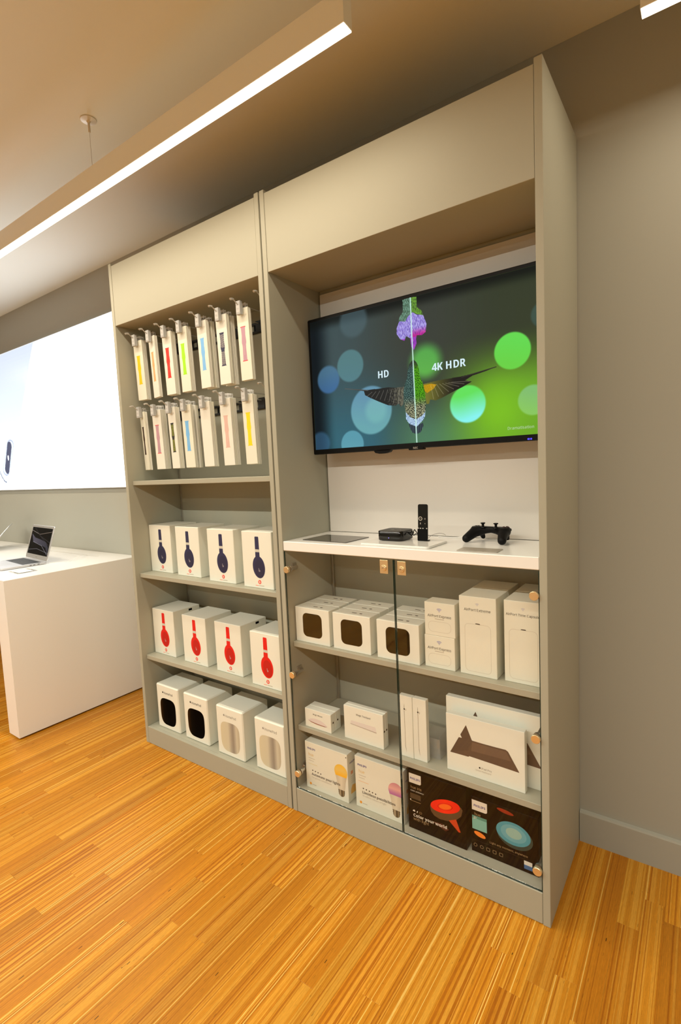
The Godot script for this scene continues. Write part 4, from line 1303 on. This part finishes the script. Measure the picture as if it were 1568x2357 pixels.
# ------------------------------------------------------------------ things on the counter
func make_counter_things() -> void:
	var y := CT + 0.0003
	var up := Basis(Vector3(1, 0, 0), Vector3(0, 0, -1), Vector3(0, 1, 0))
	var ia := Basis(Vector3(0, 1, 0), -0.04)
	var st := new_st()
	slab(st, 0.222, 0.158, 0.006, 0.0022, 0.0006, Transform3D(ia * up, Vector3(-0.842, y, -0.1275)))
	tag(obj("tablet", st, mat(rgb(70, 66, 62), 0.05)), "dark glossy tablet pane lying flat at the left end of the counter", "tablet")
	var sp := new_st()
	slab(sp, 0.278, 0.158, 0.014, 0.0078, 0.0012, Transform3D(Basis(Vector3(0, 1, 0), -0.02) * up, Vector3(-0.520, y, -0.100)), 7)
	tag(obj("display_plate", sp, mat(rgb(240, 239, 235), 0.12)), "white rounded acrylic plate under the small black set-top box and remote", "plate")
	y += 0.0082
	# set-top box
	var t := thing("media_player", "small black square set-top box with rounded corners on the white plate", "media player", Vector3(-0.574, y, -0.1420), -0.02)
	var sb := new_st()
	slab(sb, 0.104, 0.100, 0.018, 0.034, 0.0016, Transform3D(up, Vector3(0, 0.0018, 0)), 8)
	obj("body", sb, M.gloss, t)
	var sf := new_st()
	slab(sf, 0.088, 0.088, 0.020, 0.0022, 0.0003, Transform3D(up, Vector3.ZERO), 8)
	obj("foot", sf, M.rubber, t)
	var tf := Transform3D(up, Vector3(0, 0.0359, 0))
	decal(t, "top_surface", rrect(0.098, 0.094, 0.016, 8), mat(rgb(40, 37, 33), 0.42), tf)
	apple(t, -0.014, 0.002, 0.016, tf * Transform3D(Basis(), Vector3(0, 0, 0.0002)), mat(rgb(96, 90, 82), 0.3))
	words(t, "tv", 0.034, 0.006, 0.002, tf * Transform3D(Basis(), Vector3(0, 0, 0.0001)), mat(rgb(96, 90, 82), 0.3), "top_lettering", false, 0)
	var sl := new_st()
	cap(sl, ellipse(0.0, 0.0115, 0.0016, 0.0016, 10), 0.0503, Transform3D())
	obj("status_light", sl, glow(rgb(150, 130, 255), 2.2), t)
	# remote in its dark stand
	var r := thing("remote_control", "black slim remote control standing upright on the white plate beside the set-top box", "remote", Vector3(-0.458, y, -0.136), -0.03)
	var sr := new_st()
	slab(sr, 0.0385, 0.128, 0.0062, 0.0066, 0.0012, Transform3D(Basis(Vector3(1, 0, 0), -0.05), Vector3(0, 0.068, -0.006)), 6)
	obj("body", sr, M.gloss, r)
	var fx := Transform3D(Basis(Vector3(1, 0, 0), -0.05), Vector3(0, 0.068, 0.0)) * Transform3D(Basis(), Vector3(0, 0, 0.0008))
	var ring := new_st()
	rings(ring, -0.0085, 0.0125, 0.0055, 0.0073, 0, TAU, fx, 24)
	obj("menu_button_ring", ring, mat(rgb(206, 200, 190), 0.4), r)
	decal(r, "menu_print", rrect(0.007, 0.002, 0.0008, 2), mat(rgb(120, 116, 110), 0.4), fx * Transform3D(Basis(), Vector3(-0.0085, 0.0125, 0)))
	var rs := new_st()
	rings(rs, 0.0095, 0.0120, 0.0018, 0.0030, 0, TAU, fx, 14)
	obj("home_button", rs, mat(rgb(140, 136, 130), 0.4), r)
	decal(r, "siri_button", shift(rrect(0.003, 0.007, 0.0014, 3), -0.0085, -0.005), mat(rgb(170, 166, 158), 0.4), fx)
	decal(r, "volume_print", pts([0.0075, -0.005, 0.011, -0.003, 0.011, -0.0075]), mat(rgb(140, 136, 130), 0.4), fx)
	var dots := new_st()
	for q in [[-0.0165, 0.004], [-0.0085, 0.0055], [0.0015, 0.0055], [0.0165, 0.0045]]:
		cap(dots, shift(rrect(q[1], 0.003, 0.0012, 3), q[0], -0.0225), 0.0, fx)
	obj("button_row", dots, mat(rgb(214, 212, 206), 0.4), r)
	var ss := new_st()
	slab(ss, 0.0400, 0.0430, 0.0012, 0.0030, 0.0005, Transform3D(Basis(Vector3(1, 0, 0), -0.05), Vector3(0, 0.0222, 0.0018)), 3)
	box(ss, Vector3(-0.020, 0.0, -0.016), Vector3(0.020, 0.0030, 0.004), 0.0006)
	obj("stand", ss, M.black, r)
	# leads
	var c1 := new_st()
	tube(c1, curve([Vector3(-0.526, y + 0.020, -0.165), Vector3(-0.516, y + 0.027, -0.158), Vector3(-0.508, y + 0.033, -0.150), Vector3(-0.503, y + 0.017, -0.149), Vector3(-0.494, y + 0.022, -0.150), Vector3(-0.478, y + 0.020, -0.149)]), 0.0017)
	tag(obj("cable", c1, M.rubber), "short black lead looped between the set-top box and the remote", "cable")
	var c2 := new_st()
	tube(c2, curve([Vector3(-0.526, y + 0.010, -0.172), Vector3(-0.514, y + 0.019, -0.167), Vector3(-0.504, y + 0.036, -0.160), Vector3(-0.492, y + 0.024, -0.159), Vector3(-0.474, y + 0.024, -0.158)]), 0.0017)
	tag(obj("cable", c2, M.rubber), "second black lead bent upward behind the first one by the set-top box", "cable")
	var c3 := new_st()
	tube(c3, curve([Vector3(-0.436, y + 0.012, -0.139), Vector3(-0.428, y + 0.020, -0.144), Vector3(-0.410, y + 0.026, -0.158), Vector3(-0.396, y + 0.024, -0.170), Vector3(-0.388, y + 0.018, -0.176)]), 0.0007, 6)
	tag(obj("cable", c3, mat(rgb(96, 90, 82), 0.4)), "thin grey wire arching up right of the remote", "cable")
	var c4 := new_st()
	tube(c4, curve([Vector3(-0.47, CT + 0.0024, -0.292), Vector3(-0.40, CT + 0.0024, -0.285), Vector3(-0.34, CT + 0.010, -0.284), Vector3(-0.27, CT + 0.0024, -0.294), Vector3(-0.20, CT + 0.0024, -0.299)]), 0.0019)
	tag(obj("cable", c4, M.white), "white cable lying along the back of the counter behind the remote", "cable")
	# price plate before the game pad
	var sg := new_st()
	slab(sg, 0.132, 0.066, 0.003, 0.0020, 0.0005, Transform3D(Basis(Vector3(0, 1, 0), 0.03) * up, Vector3(-0.221, CT + 0.0003, -0.060)))
	tag(obj("price_plate", sg, mat(rgb(168, 160, 148), 0.3)), "grey flat information plate on the counter in front of the game controller", "plate")
	gamepad()

# a body from a distance field, meshed as surface nets
func nets(st: SurfaceTool, f: Callable, lo: Vector3, hi: Vector3, cell: float) -> void:
	var n := Vector3i(((hi - lo) / cell).ceil()) + Vector3i.ONE
	var v := PackedFloat32Array()
	v.resize(n.x * n.y * n.z)
	for z in n.z:
		for y in n.y:
			for x in n.x:
				v[(z * n.y + y) * n.x + x] = f.call(lo + Vector3(x, y, z) * cell)
	var at := {}
	for z in n.z - 1:
		for y in n.y - 1:
			for x in n.x - 1:
				var sum := Vector3.ZERO
				var cnt := 0
				for e in 12:
					var ax := e / 4
					var o := [0, 0, 0]
					o[(ax + 1) % 3] = e % 2
					o[(ax + 2) % 3] = (e / 2) % 2
					var p := Vector3i(o[0], o[1], o[2])
					var q := p
					q[ax] = 1
					var a := v[((z + p.z) * n.y + y + p.y) * n.x + x + p.x]
					var b := v[((z + q.z) * n.y + y + q.y) * n.x + x + q.x]
					if (a < 0) != (b < 0):
						sum += Vector3(p).lerp(Vector3(q), a / (a - b))
						cnt += 1
				if cnt > 0:
					at[Vector3i(x, y, z)] = lo + (Vector3(x, y, z) + sum / cnt) * cell
	st.set_smooth_group(1)
	for z in range(1, n.z - 1):
		for y in range(1, n.y - 1):
			for x in range(1, n.x - 1):
				for ax in 3:
					var q := Vector3i(x, y, z)
					var w := q
					w[ax] += 1
					var a := v[(q.z * n.y + q.y) * n.x + q.x]
					var b := v[(w.z * n.y + w.y) * n.x + w.x]
					if (a < 0) == (b < 0):
						continue
					var d1 := Vector3i.ZERO
					var d2 := Vector3i.ZERO
					d1[(ax + 1) % 3] = 1
					d2[(ax + 2) % 3] = 1
					var k := [q, q - d1, q - d1 - d2, q - d2]
					if not (at.has(k[0]) and at.has(k[1]) and at.has(k[2]) and at.has(k[3])):
						continue
					var out := Vector3.ZERO
					out[ax] = 1.0 if b > a else -1.0
					quad(st, at[k[0]], at[k[1]], at[k[2]], at[k[3]], out)
	st.set_smooth_group(-1)

func capsule(p: Vector3, a: Vector3, b: Vector3, ra: float, rb: float) -> float:
	var d := b - a
	var t := clampf((p - a).dot(d) / d.length_squared(), 0, 1)
	return p.distance_to(a + d * t) - lerpf(ra, rb, t)

func smin(a: float, b: float, k: float) -> float:
	var h := maxf(k - absf(a - b), 0.0) / k
	return minf(a, b) - h * h * k * 0.25

func gamepad() -> void:
	var t := thing("game_controller", "black game controller with two thumb sticks at the right of the counter", "game controller", Vector3(-0.247, CT + 0.0005, -0.222), -0.12)
	t.scale = Vector3.ONE * 0.93
	var f := func(p: Vector3) -> float:
		var q := Vector3(absf(p.x), p.y, p.z)
		var d := capsule(q, Vector3(0, 0.047, -0.022), Vector3(0.052, 0.044, -0.020), 0.0135, 0.019)
		d = smin(d, capsule(q, Vector3(0.054, 0.043, -0.012), Vector3(0.071, 0.0165, 0.042), 0.021, 0.0155), 0.02)
		d = smin(d, capsule(q, Vector3(0.050, 0.036, -0.036), Vector3(0.049, 0.012, -0.052), 0.013, 0.0085), 0.012)
		# level top deck
		return maxf(d, p.y - 0.0575)
	var st := new_st()
	nets(st, f, Vector3(-0.100, -0.004, -0.072), Vector3(0.100, 0.070, 0.068), 0.0036)
	obj("shell", st, M.rubber, t)
	for x in [-0.026, 0.026]:
		var s := new_st()
		lathe(s, [Vector2(0.0105, 0.054), Vector2(0.0095, 0.058), Vector2(0.0048, 0.060), Vector2(0.0048, 0.068), Vector2(0.0088, 0.0705), Vector2(0.0092, 0.0725), Vector2(0.0080, 0.0738), Vector2(0.0, 0.0728)], 22, Transform3D(Basis(), Vector3(x, 0, -0.006)))
		obj("thumb_stick", s, M.black, t)
	var sb := new_st()
	for q in [[0.058, -0.012], [0.066, -0.022], [0.058, -0.032], [0.050, -0.022]]:
		lathe(sb, [Vector2(0.0042, 0.055), Vector2(0.0042, 0.0595), Vector2(0.0034, 0.0603), Vector2(0, 0.0603)], 14, Transform3D(Basis(), Vector3(q[0], 0, q[1])))
	obj("face_buttons", sb, mat(rgb(58, 22, 20), 0.4), t)
	var sd := new_st()
	box(sd, Vector3(-0.0655, 0.055, -0.0252), Vector3(-0.0465, 0.0595, -0.0188), 0.001)
	box(sd, Vector3(-0.0592, 0.055, -0.0315), Vector3(-0.0528, 0.0594, -0.0125), 0.001)
	obj("direction_pad", sd, M.black, t)
	for x in [-1.0, 1.0]:
		var sh := new_st()
		slab(sh, 0.036, 0.012, 0.005, 0.012, 0.003, Transform3D(Basis(), Vector3(0.05 * x, 0.045, -0.052)))
		obj("shoulder_button", sh, M.black, t)

# ------------------------------------------------------------------ things on the white table
func make_table_things() -> void:
	var y := 0.9044 + 0.0012
	var t := thing("laptop", "open silver laptop with black wallpaper on the white table", "laptop", Vector3(-3.2585, y, -0.033), -0.098)
	laptop(t, 0.391, 0.258, 0.227, 17.0, true)
	var o := thing("laptop", "second laptop farther left on the white table, cut by the picture edge", "laptop", Vector3(-4.30, y, -0.14), -0.45)
	laptop(o, 0.33, 0.235, 0.235, 42.0, false)
	# clear price stand in front of the laptop
	var p := new_st()
	box(p, Vector3(-0.075, 0.0, -0.055), Vector3(0.075, 0.003, 0.055), 0.0006)
	var pl := obj("price_plate", p, M.acryl)
	pl.position = Vector3(-2.935, 0.9049, 0.185)
	pl.rotation.y = -0.05
	tag(pl, "clear acrylic price plate lying on the white table beside the laptop", "plate")
	decal(pl, "paper_label", PackedVector2Array([Vector2(-0.06, -0.04), Vector2(0.06, -0.04), Vector2(0.06, 0.035), Vector2(-0.06, 0.035)]), mat(rgb(232, 232, 230), 0.5), Transform3D(Basis(Vector3(1, 0, 0), Vector3(0, 0, -1), Vector3(0, 1, 0)), Vector3(0, 0.0031, 0)))
	var c := new_st()
	tube(c, curve([Vector3(-3.07, 0.907, -0.03), Vector3(-3.0, 0.907, -0.12), Vector3(-3.05, 0.925, -0.22), Vector3(-3.12, 0.907, -0.305)], 8), 0.0016)
	tag(obj("cable", c, M.white), "white charging cable behind the laptop on the white table", "cable")

func laptop(t: Node3D, w: float, d: float, l: float, lean: float, dark: bool) -> void:
	var up := Basis(Vector3(1, 0, 0), Vector3(0, 0, -1), Vector3(0, 1, 0))
	var sb := new_st()
	slab(sb, w, d, 0.014, 0.0105, 0.002, Transform3D(up, Vector3(0, 0.0012, d / 2)), 5)
	obj("base", sb, M.alu, t)
	var sk := new_st()
	slab(sk, w * 0.84, d * 0.42, 0.004, 0.0004, 0.0001, Transform3D(up, Vector3(0, 0.0117, d * 0.30)), 3)
	var bed := obj("keyboard", sk, mat(rgb(96, 102, 104), 0.5), t)
	var ks := new_st()
	for r in 6:
		for c in 14:
			var kx := -w * 0.41 + w * 0.82 * (c + 0.5) / 14.0
			var kz := d * (0.105 + 0.39 * (r + 0.5) / 6.0)
			if r == 5 and c >= 4 and c <= 8 and c != 6:
				continue
			var hw := w * 0.82 / 28.0 * 0.80 * (5.8 if r == 5 and c == 6 else 1.0)
			box(ks, Vector3(kx - hw, 0.0121, kz - d * 0.025), Vector3(kx + hw, 0.0130, kz + d * 0.025), 0.0003)
	var ko := obj("keys", ks, mat(rgb(34, 36, 38), 0.5), bed)
	ko.set_meta("kind", "stuff")
	var sp := new_st()
	slab(sp, w * 0.34, d * 0.33, 0.004, 0.0002, 0.00005, Transform3D(up, Vector3(0, 0.0117, d * 0.76)), 3)
	obj("trackpad", sp, mat(rgb(204, 206, 209), 0.3, 0.5), t)
	var a := deg_to_rad(lean)
	var lb := Basis(Vector3(1, 0, 0), -a)
	var lf := Transform3D(lb, Vector3(0, 0.0125, 0.002))
	var sl := new_st()
	slab(sl, w, l, 0.012, 0.0055, 0.0012, lf * Transform3D(Basis(), Vector3(0, l / 2 + 0.002, -0.0055)), 5)
	var lid := obj("lid", sl, M.alu, t)
	var sw := w * 0.91
	var shh := l * 0.80
	var im := Image.create(256, 160, false, Image.FORMAT_RGB8)
	if dark:
		im.fill(rgb(5, 5, 7))
		paint(im, PackedVector2Array([Vector2(8, 40), Vector2(60, 62), Vector2(140, 70), Vector2(205, 80), Vector2(250, 112), Vector2(252, 150), Vector2(215, 112), Vector2(120, 95), Vector2(44, 88)]), func(p: Vector2) -> Color: return rgb(104, 98, 110).lerp(rgb(60, 58, 66), p.x / 256.0))
		for q in [[0, 20, 110, 40, rgb(206, 190, 178)], [110, 40, 256, 18, rgb(196, 170, 150)], [44, 88, 160, 104, rgb(196, 192, 200)], [160, 104, 250, 152, rgb(186, 182, 192)], [6, 138, 110, 126, rgb(150, 146, 150)], [110, 126, 256, 142, rgb(150, 146, 150)], [20, 0, 120, 50, rgb(70, 62, 58)], [120, 50, 250, 80, rgb(90, 84, 84)], [40, 4, 140, 58, rgb(54, 50, 52)], [140, 58, 252, 100, rgb(80, 76, 80)]]:
			stroke(im, Vector2(q[0], q[1]), Vector2(q[2], q[3]), 1.4, q[4], 0.8)
	else:
		im.fill(rgb(220, 220, 232))
		paint(im, ellipse(170, 100, 60, 70), func(_p: Vector2) -> Color: return rgb(132, 128, 146))
	var m := mat(Color(0.01, 0.01, 0.01), 0.2, 0.0, 0.12)
	m.emission_enabled = true
	m.emission_texture = ImageTexture.create_from_image(im)
	m.emission = Color.WHITE
	m.emission_operator = BaseMaterial3D.EMISSION_OP_MULTIPLY
	m.emission_energy_multiplier = 0.8
	decal(lid, "screen", shift(rrect(sw, shh, 0.001, 2), 0, l * 0.53), m, lf * Transform3D(Basis(), Vector3(0, 0.002, 0.0002)))
	decal(lid, "camera_dot", ellipse(0, l * 0.965, 0.002, 0.002, 8), M.black, lf * Transform3D(Basis(), Vector3(0, 0.002, 0.0002)))
	decal(lid, "lid_print", shift(rrect(0.03, 0.004, 0.001, 2), 0, l * 0.06), M.inkg, lf * Transform3D(Basis(), Vector3(0, 0.002, 0.0002)))
	var sj := new_st()
	for z in [0.05, 0.075, 0.095]:
		box(sj, Vector3(w / 2 - 0.0002, 0.0042, z - 0.006), Vector3(w / 2 + 0.0002, 0.0075, z + 0.006), 0.0001)
	obj("side_ports", sj, M.inkb, t)
	var fo := new_st()
	for x in [-w * 0.4, w * 0.4]:
		for z in [0.03, d - 0.03]:
			lathe(fo, [Vector2(0, -0.0009), Vector2(0.006, -0.0009), Vector2(0.0065, 0.0014), Vector2(0, 0.0014)], 12, Transform3D(Basis(), Vector3(x, 0, z)))
	obj("feet", fo, M.rubber, t)
